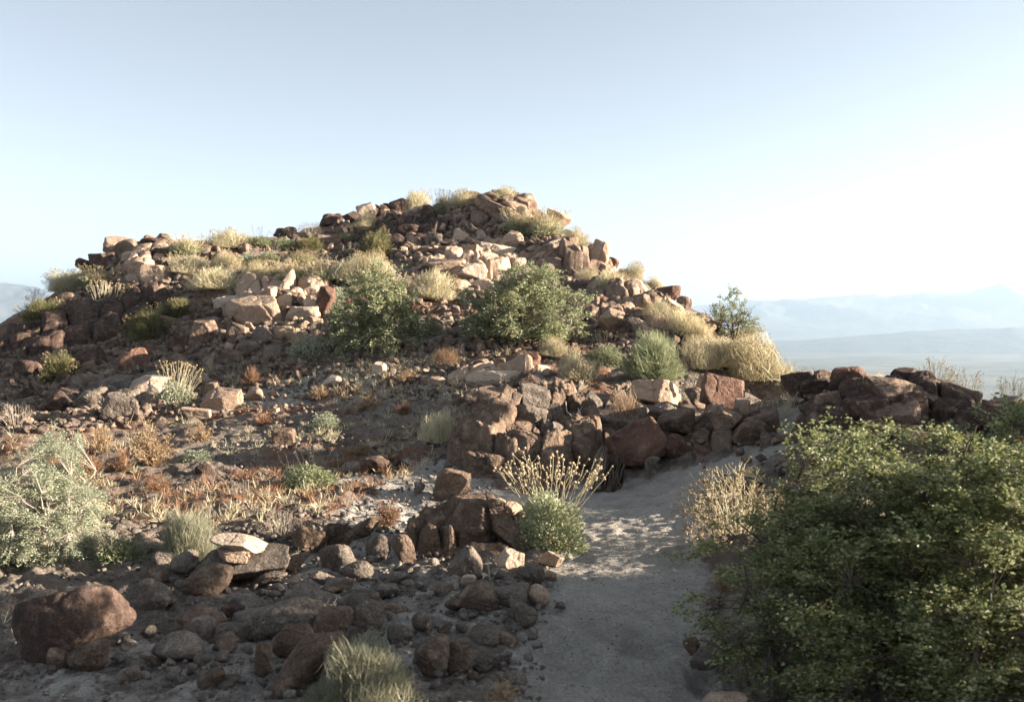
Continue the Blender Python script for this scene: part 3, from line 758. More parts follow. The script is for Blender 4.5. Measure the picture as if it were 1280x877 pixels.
F_ = [
(80,786,132,92,20,'R','dark','largest dark brown boulder at the lower left corner',None),
(183,748,52,42,10,'R','granite','rounded boulder right of the largest dark boulder',None),
(103,825,48,42,0,'R','granite_brown','smaller boulder in front of the largest dark boulder',None),
(70,828,26,30,0,'r','granite_brown','small stone left of the smaller front boulder',None),
(297,681,68,20,-8,'S','pale','bright flat slab lying on the pointed ledge',6.72),
(289,693,42,18,-4,'A','tan','lit block under the bright flat slab',6.7),
(297,709,126,42,6,'A','granite','pointed granite ledge carrying the bright slab',6.75),
(227,703,34,28,0,'R','granite','grey rock at the left end of the pointed ledge',6.9),
(252,732,66,38,10,'R','granite_brown','broad base boulder beneath the pointed ledge',None),
(250,776,60,32,14,'R','granite_brown','oval boulder with a sunlit streak on top',None),
(290,769,28,25,0,'r','dark','small dark round stone between oval boulder and low slab',None),
(346,780,116,40,10,'R','granite','long low granite slab in the left foreground',None),
(280,804,32,24,0,'r','granite_brown','small rounded stone below the oval boulder',None),
(366,806,58,44,32,'R','granite_brown','rounded boulder with lit right end leaning up right',None),
(372,843,124,50,42,'R','granite_brown','long diagonal boulder at the bottom left of the tufted bush',None),
(415,779,48,40,5,'R','granite_brown','boulder with dry twigs sticking up on top',None),
(459,773,40,40,0,'R','granite','round grey boulder right of the twig topped boulder',None),
(452,752,44,22,5,'R','granite','low boulder with lit crown behind the round grey boulder',None),
(436,796,22,24,0,'r','granite','small egg shaped stone above the tufted bush',None),
(420,700,44,34,0,'R','granite','rounded rock in the cluster behind the sand, front one',None),
(384,677,42,38,-10,'R','granite_brown','rounded rock in the cluster behind the sand, left one',None),
(424,671,38,32,0,'R','granite_brown','rounded rock in the cluster behind the sand, rear one',None),
(446,714,38,22,0,'r','granite','flat grey stone right of the rock cluster',None),
(405,724,36,17,5,'r','granite','low stone in the sand, left of a pair',None),
(422,734,42,18,8,'r','granite','low stone in the sand, right of a pair',None),
(337,724,42,16,10,'r','granite','thin low stone under the tip of the pointed ledge',None),
(471,685,32,30,0,'r','granite','bluish grey rock right of the rock cluster',None),
(455,660,34,24,0,'r','granite_brown','brown rock at the back right of the rock cluster',None),
(479,741,38,20,5,'r','granite','low granite stone left of the slanted blocks',None),
(478,760,16,16,0,'r','granite','small stone beside the low boulder with lit crown',None),
(497,762,24,16,0,'r','granite_brown','small brown stone right of the round grey boulder',None),
(527,781,26,28,0,'r','granite','upright grey stone in the middle of the foreground gravel',None),
(503,689,28,36,10,'r','granite_brown','brown boulder at the left end of the slanted blocks',None),
(218,811,64,36,0,'R','granite','flat topped granite rock at the bottom left',None),
(326,828,32,42,30,'r','granite_brown','stone tucked left of the long diagonal boulder',None),
(538,654,32,34,0,'R','granite_brown','round knob sitting on the slanted blocks',7.55),
(530,691,46,52,10,'R','granite_brown','rounded block under the round knob',7.5),
(584,666,86,74,-14,'A','granite_brown','large slanted granite block left of the flowering bush',7.45),
(631,661,26,80,34,'S','granite_brown','long bar of granite leaning beside the large slanted block',7.4),
(622,633,24,17,-10,'r','tan','lit stone at the upper end of the granite bar, left one',7.7),
(642,638,22,17,-20,'r','tan','lit stone at the upper end of the granite bar, right one',7.7),
(605,640,22,20,10,'r','granite','grey stone on top of the large slanted block',7.7),
(579,705,42,33,20,'R','granite','rounded stone with a bright rim below the large slanted block',None),
(639,701,32,24,0,'A','pale','bright white angular stone at the path edge',None),
(689,699,32,19,-5,'a','tan','tan stone below the flowering bush at the path edge',None),
(665,722,32,25,10,'r','granite','grey stone right of the bright white stone',None),
(686,720,20,12,-10,'a','tan','small orange stone on the path edge',None),
(674,745,28,26,0,'r','tan','yellowish stone on the path edge',None),
(639,746,48,30,28,'R','granite','oval stone leaning up right on the path edge',None),
(588,750,66,40,0,'R','granite_brown','large dark rock left of the oval leaning stone',None),
(654,771,36,34,0,'R','granite','rounded grey rock at the path edge below the yellowish stone',None),
(585,726,20,12,0,'a','pale','small pale stone on the back of the large dark rock',None),
(608,795,44,28,0,'R','granite','flat grey rock at the lower path edge',None),
(606,826,34,24,0,'R','granite','rounded rock with lit top at the bottom path edge',None),
(540,824,44,44,8,'R','granite_brown','dark brown rock right of the bottom tufted bush, left half',None),
(576,822,36,36,0,'R','granite_brown','dark brown rock right of the bottom tufted bush, right half',None),
(640,850,36,20,0,'r','granite','low stone behind the small dry weed at the bottom',None),
(888,821,48,33,0,'R','granite','rounded rock with lit right side at the right path edge',None),
(865,809,20,26,0,'r','granite_brown','upright dark stone left of the rounded right edge rock',None),
(932,825,24,15,0,'a','tan','small lit stone right of the rounded right edge rock',None),
(905,807,10,12,0,'a','red','tiny reddish stone behind the rounded right edge rock',None),
(906,876,56,16,0,'s','tan','pale flat stone at the bottom right of the path',None),
(891,753,20,12,0,'a','brown','small brown stone at the path edge under the big bush',None),
(965,845,36,20,0,'r','granite_brown','dark stone under the left skirt of the big green bush',None),
(700,757,14,8,0,'a','granite','small flat grey stone lying in the path',None),
(552,737,30,16,0,'r','granite','low stone left of the large dark rock at the path edge',None),
(500,722,28,14,0,'r','granite','low sunken stone below the brown end boulder',None),
]
M_ = [
(353,547,28,22,0,'a','granite_brown','dark stone with lit right side on the flat',None),
(469,583,36,22,-5,'r','dark','dark rock on the grey sand of the flat',None),
(467,557,12,10,0,'a','pale','small pale stone on the flat left of the white tuft',None),
(524,609,14,13,0,'r','granite','small round grey stone alone on the sand',None),
(415,477,26,15,0,'a','pale','light stone in the dry weeds under the left green bush',None),
(317,493,24,16,0,'a','tan','tan stone beside the reddish dry shrub',None),
(500,579,30,13,0,'r','dark','low dark stone right of the dark rock on the flat',None),
(473,463,18,20,0,'a','pale','pale upright stone under the left green bush',None),
(496,489,16,11,0,'a','tan','small tan stone in the rusty weeds',None),
(255,588,26,16,0,'r','dark','dark stone on the flat below the silver tuft',None),
(545,478,22,14,0,'a','tan','tan stone left of the pale sandy slab',None),
(575,500,22,14,0,'a','brown','brown stone right above the white tuft',None),
(440,585,26,14,0,'a','granite','low grey stone right of the grey green plant on the flat',None),
(430,612,22,12,0,'a','granite_brown','low brown stone below the grey green plant on the flat',None),
]
for t, g in ((L_, GL), (H_, GH)):
    for e in grow(t, 1.12): place_rock(*e[:8], group=g)
O_ = grow(O_, 1.14); F_ = grow(F_, 1.12, lambda e: 540 < e[0] < 660 and 620 < e[1] < 700); P_ = grow(P_, 1.08)
for t, g in ((O_, GO), (P_, GP), (F_, GF), (M_, GM)):
    for e in t:
        if g == GF and e[0] != 80 and not (500 < e[0] < 660 and 620 < e[1] < 700): e = e[:5] + (e[5].replace('R', 'O').replace('r', 'o'),) + e[6:]
        place_rock(*e[:8], d=e[8], group=g, name='boulder' if e[5] in 'RO' and e[2] > 40 else 'rock')
NAMED = [(px, py, lab) for px, py, o, lab in ROCKS]

# smaller rocks between the described ones: each takes its label from the rock it lies nearest to
COLW = {'brown': 'brown', 'dark': 'dark', 'tan': 'tan', 'pale': 'pale', 'red': 'reddish', 'granite': 'grey', 'granite_brown': 'grey brown'}
HEADS = {}
def short(lab):
    return lab.split(',')[0]
def scatter_rocks(poly, n, s0, s1, mats, kind, group, gap=1.0, tries=60):
    rs = random.Random(n * 7 + int(poly[0][0])); P = poly
    x0, x1 = min(p[0] for p in P), max(p[0] for p in P); y0, y1 = min(p[1] for p in P), max(p[1] for p in P)
    got = 0
    for _ in range(n * tries):
        if got >= n: break
        px, py = rs.uniform(x0, x1), rs.uniform(y0, y1)
        if not poly_dist_mask(np.array([px]), np.array([py]), P)[0]: continue
        w = s0 + (s1 - s0) * rs.random() ** 1.6
        if any(abs(px - a) < (w + ww) * .42 * gap and abs(py - b) < (w + ww) * .33 * gap for a, b, ww in OCC): continue
        if hit(px, py + w * .25) is None: continue
        mat = rs.choice(mats); h = w * rs.uniform(.5, .8)
        a, b, lab = min(NAMED, key=lambda q: math.hypot(q[0] - px, q[1] - py))
        dx, dy = px - a, py - b
        side = ('right of' if dx > 0 else 'left of') if abs(dx) > abs(dy) else ('below' if dy > 0 else 'above')
        lb = short(lab)
        words = ('small ' + COLW[mat] + ' stone ' + side + ' the ' + lb).split()
        text = ' '.join(words[:16])
        if text in HEADS: continue
        HEADS[text] = 1
        place_rock(px, py, w, h, rs.uniform(-20, 20), kind, mat, text, group=group)
        OCC.append((px, py, w)); got += 1
OCC = [(px, py, o.scale.x * F / max(o.location.y, 2) * .8) for px, py, o, lab in ROCKS]
scatter_rocks([(0,440),(40,395),(110,345),(150,320),(230,350),(290,390),(300,430),(200,520),(0,540)], 8, 18, 26, ['dark','brown','dark','granite'], 'a', GL)
scatter_rocks([(480,265),(620,262),(700,285),(760,330),(860,395),(940,440),(800,420),(720,380),(620,350),(520,330),(470,290)], 8, 14, 20, ['tan','brown','pale','brown'], 'a', GH)
scatter_rocks([(270,400),(420,390),(420,440),(270,450)], 2, 14, 18, ['granite','brown','tan'], 'a', GH)
scatter_rocks([(200,650),(480,640),(520,740),(500,850),(150,860),(180,790)], 18, 18, 36, ['granite','granite','granite_brown'], 'o', GF)
scatter_rocks([(560,700),(690,700),(690,800),(640,860),(520,860)], 5, 16, 28, ['granite','granite_brown'], 'o', GF)
print('individual rocks', len(ROCKS))

# loose rubble too fine to count
def rubble(name, label, cat, regions, mat, seed, subs=(2, 3)):
    rs = np.random.RandomState(seed); VV, TT, base = [], [], 0
    protos = {s: [rock_shape(2000 + i * 17, 'r' if (name == 'gravel') == (i % 4 > 0) else 'a', s) for i in range(12)] for s in subs}
    for poly, n, s0, s1 in regions:
        x0, x1 = min(p[0] for p in poly), max(p[0] for p in poly); y0, y1 = min(p[1] for p in poly), max(p[1] for p in poly)
        px = rs.uniform(x0, x1, n * 3); py = rs.uniform(y0, y1, n * 3)
        k = np.nonzero(poly_dist_mask(px, py, poly))[0][:n]
        for a, b in zip(px[k], py[k]):
            d = hit(a, b)
            if d is None: continue
            w = (s0 + (s1 - s0) * rs.rand() ** 2.2) * d / F
            v, f = protos[subs[-1] if w * F / d > 9 else subs[0]][rs.randint(12)]
            q = Euler(rs.uniform(-.5, .5, 3) + np.array([0, 0, rs.uniform(0, 6.28)])).to_matrix()
            sc = np.array([1, rs.uniform(.6, 1), rs.uniform(.45, .85)]) * w
            x = ray(a, b)[0] * d
            VV.append((v * sc) @ np.array(q).T + [x, d, hz(x, d) + sc[2] * rs.uniform(.05, .35)]); TT.append(f + base); base += len(v)
    me = make_mesh(name, np.vstack(VV), None, np.vstack(TT), True)
    o = link(name, me, mat); tag(o, label, cat, kind='stuff'); return o
HILLPOLY = [(0,425),(40,390),(110,350),(150,318),(230,305),(300,306),(390,290),(470,268),(560,258),(630,252),(700,282),(760,325),(850,382),(940,440),(960,470),(800,460),(700,440),(560,440),(420,440),(300,500),(150,540),(0,540)]
rubble('rubble', 'loose broken stone covering the hillside between the larger rocks', 'rubble',
       [(HILLPOLY, 4600, 5, 16), ([(0,440),(40,395),(110,350),(180,360),(300,430),(200,530),(0,545)], 1300, 6, 20),
        ([(480,265),(620,262),(700,285),(760,330),(860,395),(940,440),(800,420),(720,380),(620,350),(520,330)], 1300, 5, 15),
        ([(300,425),(640,425),(640,500),(300,500)], 420, 4, 15), ([(560,480),(900,470),(960,540),(880,560),(760,545),(580,560)], 260, 4, 14),
        ([(990,475),(1280,480),(1280,560),(1000,570)], 420, 6, 20), ([(860,560),(960,545),(1010,520),(1040,560),(1000,660),(900,640)], 120, 4, 18)], M['rubble'], 5)
rubble('broken_stone', 'broken tan blocks packed between the larger rocks on the sunny side of the hill', 'rubble',
       [([(480,265),(620,255),(700,285),(760,330),(860,395),(940,440),(800,420),(720,380),(620,350),(520,345),(470,290)], 330, 8, 24),
        ([(110,315),(200,300),(240,370),(170,380)], 60, 8, 20), ([(270,370),(430,360),(430,440),(250,440)], 110, 8, 22), ([(560,420),(760,430),(740,470),(540,480)], 60, 6, 16), ([(280,440),(580,440),(580,495),(400,520),(260,520)], 230, 3, 12)], M['broken'], 15, (3, 4))
rubble('gravel', 'fine gravel and chips on the sand and foreground', 'gravel',
       [([(0,640),(500,560),(620,600),(690,680),(680,877),(0,877)], 2600, 2, 9), ([(160,660),(480,640),(560,720),(690,720),(660,877),(120,877)], 330, 7, 20), ([(870,740),(1000,760),(1010,877),(890,877)], 260, 2, 9), ([(690,640),(880,640),(930,877),(660,877)], 500, 1.0, 3.2),
        ([(240,560),(600,540),(620,640),(480,760),(200,700)], 900, 2.5, 9), ([(300,450),(640,450),(640,490),(560,560),(250,560)], 800, 2.5, 9)], M['gravel'], 8, (1, 2))

# ------------------------------------------------------------------ plants
def unit(v): return v / (np.linalg.norm(v, axis=-1, keepdims=True) + 1e-9)
def tubes(P, Rd, k=3):
    """P (B,N,3) polylines, Rd (B,N) radii"""
    B, N, _ = P.shape
    T = unit(np.gradient(P, axis=1))
    ref = np.where(np.abs(T[..., 2:3]) > .9, np.array([1., 0, 0]), np.array([0, 0, 1.]))
    U = unit(np.cross(T, ref)); W = np.cross(T, U)
    a = np.arange(k) * 2 * math.pi / k
    V = P[:, :, None] + Rd[:, :, None, None] * (np.cos(a)[:, None] * U[:, :, None] + np.sin(a)[:, None] * W[:, :, None])
    b = np.arange(B)[:, None, None] * N * k; n = np.arange(N - 1)[None, :, None] * k; j = np.arange(k)[None, None]
    j2 = (j + 1) % k
    Q = np.stack([b + n + j, b + n + j2, b + n + k + j2, b + n + k + j], -1).reshape(-1, 4)
    return V.reshape(-1, 3), Q
def leaves(C, A, L, W, rs, fold=.25, up=.5):
    """diamond leaves: C base points, A axes, L lengths, W widths"""
    n = len(C); A = unit(A)
    S = unit(np.cross(A, unit(rs.normal(size=(n, 3)) + np.array([0, 0, up]))))
    Nn = np.cross(S, A); L = np.broadcast_to(L, (n,))[:, None]; W = np.broadcast_to(W, (n,))[:, None]
    V = np.stack([C, C + A * L * .5 + S * W * .5 + Nn * W * fold, C + A * L, C + A * L * .5 - S * W * .5 + Nn * W * fold], 1)
    return V.reshape(-1, 3), np.arange(n * 4).reshape(-1, 4)
def octa(C, r, rs):
    n = len(C); b = np.array([[1, 0, 0], [-1, 0, 0], [0, 1, 0], [0, -1, 0], [0, 0, 1], [0, 0, -1]], float)
    r = np.broadcast_to(r, (n,))
    V = C[:, None] + b[None] * r[:, None, None] * rs.uniform(.7, 1.3, (n, 6, 1))
    f = np.array([[0, 2, 4], [2, 1, 4], [1, 3, 4], [3, 0, 4], [2, 0, 5], [1, 2, 5], [3, 1, 5], [0, 3, 5]])
    return V.reshape(-1, 3), (np.arange(n)[:, None, None] * 6 + f[None]).reshape(-1, 3)
def blades(B0, B1, w, rs, sag=.06):
    """thin curved strips from B0 to B1, tapering"""
    n = len(B0); A = B1 - B0; S = unit(np.cross(A, rs.normal(size=(n, 3)))) * np.broadcast_to(w, (n,))[:, None] * .5
    mid = B0 + A * .55 + np.array([0, 0, sag]) * np.linalg.norm(A, axis=1, keepdims=True) + rs.normal(size=(n, 3)) * .01
    V = np.stack([B0 - S, B0 + S, mid - S * .8, mid + S * .8, B1 - S * .3, B1 + S * .3], 1).reshape(-1, 3)
    i = np.arange(n)[:, None] * 6
    return V, np.concatenate([i + [0, 1, 3, 2], i + [2, 3, 5, 4]])
def dome_dirs(n, rs, low=.0):
    z = rs.uniform(low, 1, n); t = rs.uniform(0, 2 * math.pi, n); s = np.sqrt(np.maximum(1 - z * z, 0))
    return np.stack([s * np.cos(t), s * np.sin(t), z], -1)
def lump(D, seed, amt=.25, f=2.2):
    return 1 + amt * fbm(D * f + seed * 3.1, 2, seed)

class Parts(dict):
    def add(s, name, mat, V, quads=None, tris=None):
        e = s.setdefault(name, [[], [], [], [], 0, [], []]); b = e[4]
        if mat not in e[0]: e[0].append(mat)
        mi = e[0].index(mat); e[1].append(V)
        if quads is not None: e[2].append(np.asarray(quads) + b); e[5].append(np.full(len(quads), mi))
        if tris is not None: e[3].append(np.asarray(tris) + b); e[6].append(np.full(len(tris), mi))
        e[4] += len(V)
    def meshes(s):
        out = []
        for k, (ms, V, q, t, _, qi, ti) in s.items():
            me = make_mesh(k, np.vstack(V), np.vstack(q) if q else None, np.vstack(t) if t else None)
            for m in ms: me.materials.append(M[m])
            if len(ms) > 1: me.polygons.foreach_set('material_index', np.concatenate(qi + ti).astype(np.int32))
            out.append((k, me))
        return out

def stalks(P, rs, n, r_base, z0, h0, h1, rad, hr, heads, mat_s, mat_h, seed, spread=.5, part='stalk_tuft', headname='stalk_tuft'):
    D = dome_dirs(n, rs, .45); D[:, :2] *= spread / .5
    B0 = D * np.array([r_base, r_base, z0]) * .8
    B1 = D * np.array([.62, .62, 1.0]) ; B1[:, 2] = z0 * .7 + (h0 + (h1 - h0) * rs.rand(n)) * (.35 + .65 * D[:, 2])
    B1 += rs.normal(size=(n, 3)) * .03; B1[:, 2] = np.minimum(B1[:, 2], 1.05)
    t = np.linspace(0, 1, 4)[None, :, None]
    Pl = B0[:, None] * (1 - t) + B1[:, None] * t + np.array([0, 0, .05]) * np.sin(t * math.pi)
    Pl[:, 1:3] += rs.normal(size=(n, 2, 3)) * .02
    V, Q = tubes(Pl, np.full((n, 4), rad * .85)); P.add(part, mat_s, V, Q)
    C = np.repeat(B1, heads, 0) + rs.normal(size=(n * heads, 3)) * np.array([.016, .016, .022]) * (heads > 1)
    V, T = octa(C, hr * rs.uniform(.6, 1.3, len(C)), rs); P.add(headname, mat_h, V, None, T)

def plant_gold(seed, leafmat='leaf_silver_green', nl=1500, ns=150, ms='straw', mh='gold'):
    rs = np.random.RandomState(seed); P = Parts()
    D = dome_dirs(nl, rs); r = (.25 + .75 * rs.rand(nl) ** .45) * lump(D, seed)
    C = D * r[:, None] * np.array([.45, .45, .55])
    V, Q = leaves(C, D + rs.normal(size=(nl, 3)) * .55 + [0, 0, .35], .085 * rs.uniform(.6, 1.2, nl), .035, rs); P.add('foliage', leafmat, V, Q)
    if ns: stalks(P, rs, ns, .42, .5, .55, 1.0, .0038, .014, 3, ms, mh, seed)
    return P
def plant_blond(seed, mb='straw_pale', mh='tan_head', n=3200, nh=420, low=.05, w=.0075, upright=.5):
    rs = np.random.RandomState(seed); P = Parts()
    D = dome_dirs(n, rs, low); r = rs.uniform(.45, 1.0, n) ** .6 * lump(D, seed, .34, 1.7)
    B1 = D * r[:, None] * np.array([.5, .5, .95])
    A = unit(D * (1 - upright) + np.array([0, 0, upright]) + rs.normal(size=(n, 3)) * .22)
    B0 = B1 - A * rs.uniform(.14, .42, (n, 1)); B0[:, 2] = np.maximum(B0[:, 2], .0)
    V, Q = blades(B0, B1, w * rs.uniform(.6, 1.3, n), rs, .03); P.add('stalk_tuft', mb, V, Q)
    m = 90; D = dome_dirs(m, rs, .1); t = np.linspace(0, 1, 4)[None, :, None]
    Pl = D[:, None] * t * np.array([.4, .4, .75]) + rs.normal(size=(m, 4, 3)) * .012 * t
    V, Q = tubes(Pl, np.full((m, 4), .004)); P.add('stalk_tuft', 'twig_grey', V, Q)
    k = np.argsort(-r * (.4 + D[0, 2]))[:nh]
    if nh:
        V, T = octa(B1[k] + rs.normal(size=(nh, 3)) * .01, .013 * rs.uniform(.6, 1.3, nh), rs); P.add('stalk_tuft', mh, V, None, T)
    return P
def plant_mix(seed):     # golden top over grey green leaves, as on most of the slope
    P = plant_gold(seed, 'leaf_silver_green', 1100, 60)
    rs = np.random.RandomState(seed + 5); n = 900
    D = dome_dirs(n, rs, .25); r = rs.uniform(.7, 1.0, n) * lump(D, seed, .16)
    B1 = D * r[:, None] * np.array([.47, .47, .92]); B0 = B1 * rs.uniform(.3, .6, (n, 1))
    V, Q = blades(B0, B1, .010, rs); P.add('stalk_tuft', 'straw', V, Q)
    k = np.argsort(-r * (.3 + D[:, 2]))[:330]
    V, T = octa(B1[k], .014 * rs.uniform(.6, 1.3, 330), rs); P.add('stalk_tuft', 'gold', V, None, T)
    return P
def plant_rust(seed, mt='rust', mh='rust', n=70, nl=900, hr=.014):
    rs = np.random.RandomState(seed); P = Parts()
    D = dome_dirs(n, rs, .25); B1 = D * rs.uniform(.55, 1, (n, 1)) * np.array([.42, .42, .85])
    t = np.linspace(0, 1, 5)[None, :, None]
    Pl = B1[:, None] * t + rs.normal(size=(n, 1, 3)) * .03 * np.sin(t * math.pi); Pl[:, 2:4] += rs.normal(size=(n, 2, 3)) * .012
    V, Q = tubes(Pl, np.linspace(.007, .003, 5)[None].repeat(n, 0)); P.add('branchwork', mt, V, Q)
    m = n * 6; idx = rs.randint(0, n, m); tt = rs.uniform(.35, 1, m)
    S0 = B1[idx] * tt[:, None]; S1 = S0 + unit(B1[idx] + rs.normal(size=(m, 3)) * .3 + [0, 0, .15]) * rs.uniform(.06, .2, (m, 1))
    t = np.linspace(0, 1, 3)[None, :, None]
    V, Q = tubes(S0[:, None] * (1 - t) + S1[:, None] * t, np.full((m, 3), .0028)); P.add('branchwork', mt, V, Q)
    k = rs.randint(0, m, nl); C = S0[k] + (S1[k] - S0[k]) * rs.uniform(.3, 1.05, (nl, 1)) + rs.normal(size=(nl, 3)) * .012
    V, T = octa(C, hr * rs.uniform(.4, 1.2, nl), rs); P.add('branchwork', mh, V, None, T)
    return P
def plant_wisp(seed, ms='straw', mh='white_head', n=60, forks=4, hr=.011):
    rs = np.random.RandomState(seed); P = Parts()
    D = dome_dirs(n, rs, .35); B0 = D * np.array([.2, .2, .05]) ; B1 = D * rs.uniform(.6, .95, (n, 1)) * np.array([.5, .5, .9])
    t = np.linspace(0, 1, 5)[None, :, None]
    Pl = B0[:, None] * (1 - t) + B1[:, None] * t + rs.normal(size=(n, 1, 3)) * .04 * np.sin(t * math.pi)
    V, Q = tubes(Pl, np.full((n, 5), .0028)); P.add('stalk_tuft', ms, V, Q)
    m = n * forks; i = np.repeat(np.arange(n), forks); S0 = Pl[i, 3] + (Pl[i, 4] - Pl[i, 3]) * rs.rand(m, 1)
    S1 = S0 + unit(D[i] + rs.normal(size=(m, 3)) * .6) * rs.uniform(.05, .16, (m, 1))
    t = np.linspace(0, 1, 3)[None, :, None]
    V, Q = tubes(S0[:, None] * (1 - t) + S1[:, None] * t, np.full((m, 3), .002)); P.add('stalk_tuft', ms, V, Q)
    V, T = octa(S1, hr * rs.uniform(.6, 1.3, m), rs); P.add('stalk_tuft', mh, V, None, T)
    return P

def plant_branchy(seed, twigs, per, leaf_len, leafmat, mainmat='twig_dark', n_main=14, rad=.011, spread=.016, alt=None, fuzz=0, gap=.25, low=.02, leaf_w=.55, twig_len=.13, dead=0, lumps=.22, lean=0.0, foot=1.0):
    """woody shrub: main stems, side branches, leafy twigs"""
    rs = np.random.RandomState(seed); P = Parts()
    D = dome_dirs(n_main, rs, .12); E = D * rs.uniform(.7, .95, (n_main, 1)) * np.array([.46, .46, .88])
    B = np.concatenate([rs.normal(size=(n_main, 2)) * .03, np.full((n_main, 1), -.02)], 1)
    t = np.linspace(0, 1, 8)[None, :, None]
    mp = B[:, None] * (1 - t) + E[:, None] * t + np.array([0, 0, .10]) * np.sin(t * math.pi) + rs.normal(size=(n_main, 1, 3)) * .05 * np.sin(t * 2.6)
    mp[:, 2:7] += rs.normal(size=(n_main, 5, 3)) * .014
    V, Q = tubes(mp, np.linspace(rad, rad * .45, 8)[None].repeat(n_main, 0), 5); P.add('branchwork', mainmat, V, Q)
    ns = n_main * 6; i = np.repeat(np.arange(n_main), 6); ti = rs.randint(3, 8, ns)
    s0 = mp[i, ti]; sd = unit(unit(s0 - [0, 0, .1]) + rs.normal(size=(ns, 3)) * .55 + [0, 0, .25])
    s1 = s0 + sd * rs.uniform(.1, .26, (ns, 1))
    t = np.linspace(0, 1, 5)[None, :, None]
    spn = s0[:, None] * (1 - t) + s1[:, None] * t; spn[:, 1:] += rs.normal(size=(ns, 4, 3)) * .012
    V, Q = tubes(spn, np.linspace(rad * .45, rad * .22, 5)[None].repeat(ns, 0), 4); P.add('branchwork', mainmat, V, Q)
    # leafy twigs fill an uneven dome, each rooted on the nearest side branch
    D = dome_dirs(twigs * 3, rs, low); r = (.30 + .70 * rs.rand(len(D)) ** .55) * lump(D, seed, lumps, 2.4)
    C = D * r[:, None] * np.array([.48, .48, .92]); C[:, 2] += .03
    C[:, :2] *= (foot + (1 - foot) * smooth(C[:, 2:3] / .45)); C[:, 0] += lean * C[:, 2]
    keep = fbm(C * 6 + seed, 2, seed + 3) > -gap
    C = C[keep][:twigs]; nt = len(C)
    nodes = spn[:, 1:].reshape(-1, 3)
    near = np.argmin(((C[:, None] - nodes[None]) ** 2).sum(-1), 1); N0 = nodes[near]
    tip = C + unit(unit(C - N0) + rs.normal(size=(nt, 3)) * .35 + [0, 0, .4]) * rs.uniform(.3, 1, (nt, 1)) * twig_len
    t = np.linspace(0, 1, 4)[None, :, None]
    tw = N0[:, None] * (1 - t) ** 2 + 2 * C[:, None] * t * (1 - t) + tip[:, None] * t ** 2
    V, Q = tubes(tw, np.linspace(rad * .2, rad * .1, 4)[None].repeat(nt, 0), 3); P.add('branchwork', mainmat, V, Q)
    live = np.arange(nt)[rs.rand(nt) >= dead]
    n = len(live) * per; k = np.repeat(live, per); u = rs.uniform(.42, 1.04, (n, 1))
    L = N0[k] * (1 - u) ** 2 + 2 * C[k] * u * (1 - u) + tip[k] * u ** 2 + rs.normal(size=(n, 3)) * spread
    V, Q = leaves(L, unit(tip[k] - C[k]) * .7 + rs.normal(size=(n, 3)) * .6, leaf_len * rs.uniform(.45, 1.5, n), leaf_len * leaf_w * rs.uniform(.7, 1.3, n), rs); P.add('foliage', leafmat, V, Q)
    if alt:
        n = int(len(live) * per * .06); k = rs.choice(live, n); u = rs.uniform(.3, 1.0, (n, 1))
        L = N0[k] * (1 - u) ** 2 + 2 * C[k] * u * (1 - u) + tip[k] * u ** 2 + rs.normal(size=(n, 3)) * spread
        V, Q = leaves(L, rs.normal(size=(n, 3)), leaf_len * rs.uniform(.6, 1.1, n), leaf_len * .6, rs); P.add('foliage', alt, V, Q)
    if fuzz:
        k = rs.choice(live, fuzz); u = rs.uniform(.6, 1.05, (fuzz, 1))
        L = N0[k] * (1 - u) ** 2 + 2 * C[k] * u * (1 - u) + tip[k] * u ** 2 + rs.normal(size=(fuzz, 3)) * spread * 1.2
        V, T = octa(L, leaf_len * .30 * rs.uniform(.7, 1.2, fuzz), rs); P.add('foliage', 'fuzz', V, None, T)
    return P

KIND = {
 'gold': (lambda i: plant_mix(10 + i), 4, 'brittlebush', 'shrub'),
 'gstalk': (lambda i: plant_gold(40 + i, 'leaf_silver', 1000, 46, 'straw', 'gold'), 3, 'brittlebush', 'shrub'),
 'blond': (lambda i: plant_blond(70 + i), 4, 'straw_bush', 'shrub'),
 'straw': (lambda i: plant_blond(90 + i, 'straw', 'gold', 3200, 420), 3, 'straw_bush', 'shrub'),
 'white': (lambda i: plant_blond(110 + i, 'straw_pale', 'white_head', 2200, 0, .15, .009, .75), 2, 'grass_tuft', 'grass tuft'),
 'silver': (lambda i: plant_gold(130 + i, 'leaf_silver', 1700, 0), 3, 'silver_shrub', 'shrub'),
 'grey': (lambda i: plant_gold(150 + i, 'leaf_green_grey', 1700, 14, 'twig_grey', 'tan_head'), 3, 'grey_green_shrub', 'shrub'),
 'olive': (lambda i: plant_blond(170 + i, 'leaf_olive', 'tan_head', 3600, 160, .0, .009, .35), 3, 'olive_shrub', 'shrub'),
 'rust': (lambda i: plant_rust(190 + i), 3, 'dry_shrub', 'dry shrub'),
 'rustp': (lambda i: plant_rust(210 + i, 'rust_pale', 'tan_head'), 3, 'dry_shrub', 'dry shrub'),
 'wisp': (lambda i: plant_wisp(230 + i), 3, 'dry_weed', 'dry plant'),
 'wispd': (lambda i: plant_wisp(240 + i, 'twig_grey', 'twig_dark', 50, 5, .010), 2, 'dry_weed', 'dry plant'),
 'green': (lambda i: plant_branchy(260 + i, 420, 26, .030, 'leaf_green_grey', 'twig_grey', 12, .010, .018, 'leaf_yellow'), 2, 'green_shrub', 'shrub'),
 'dense': (lambda i: plant_blond(280 + i, 'leaf_green', 'leaf_green', 4200, 0, -.05), 1, 'green_shrub', 'shrub'),
 'brown': (lambda i: plant_blond(290 + i, 'rust_pale', 'tan_head', 1200, 60, .2, .007, .6), 2, 'grass_tuft', 'grass tuft'),
 'sage': (lambda i: plant_blond(300 + i, 'sage', 'sage', 10000, 0, .0, .0052, .55), 1, 'sage_tuft', 'shrub'),
}
PROTO = {}
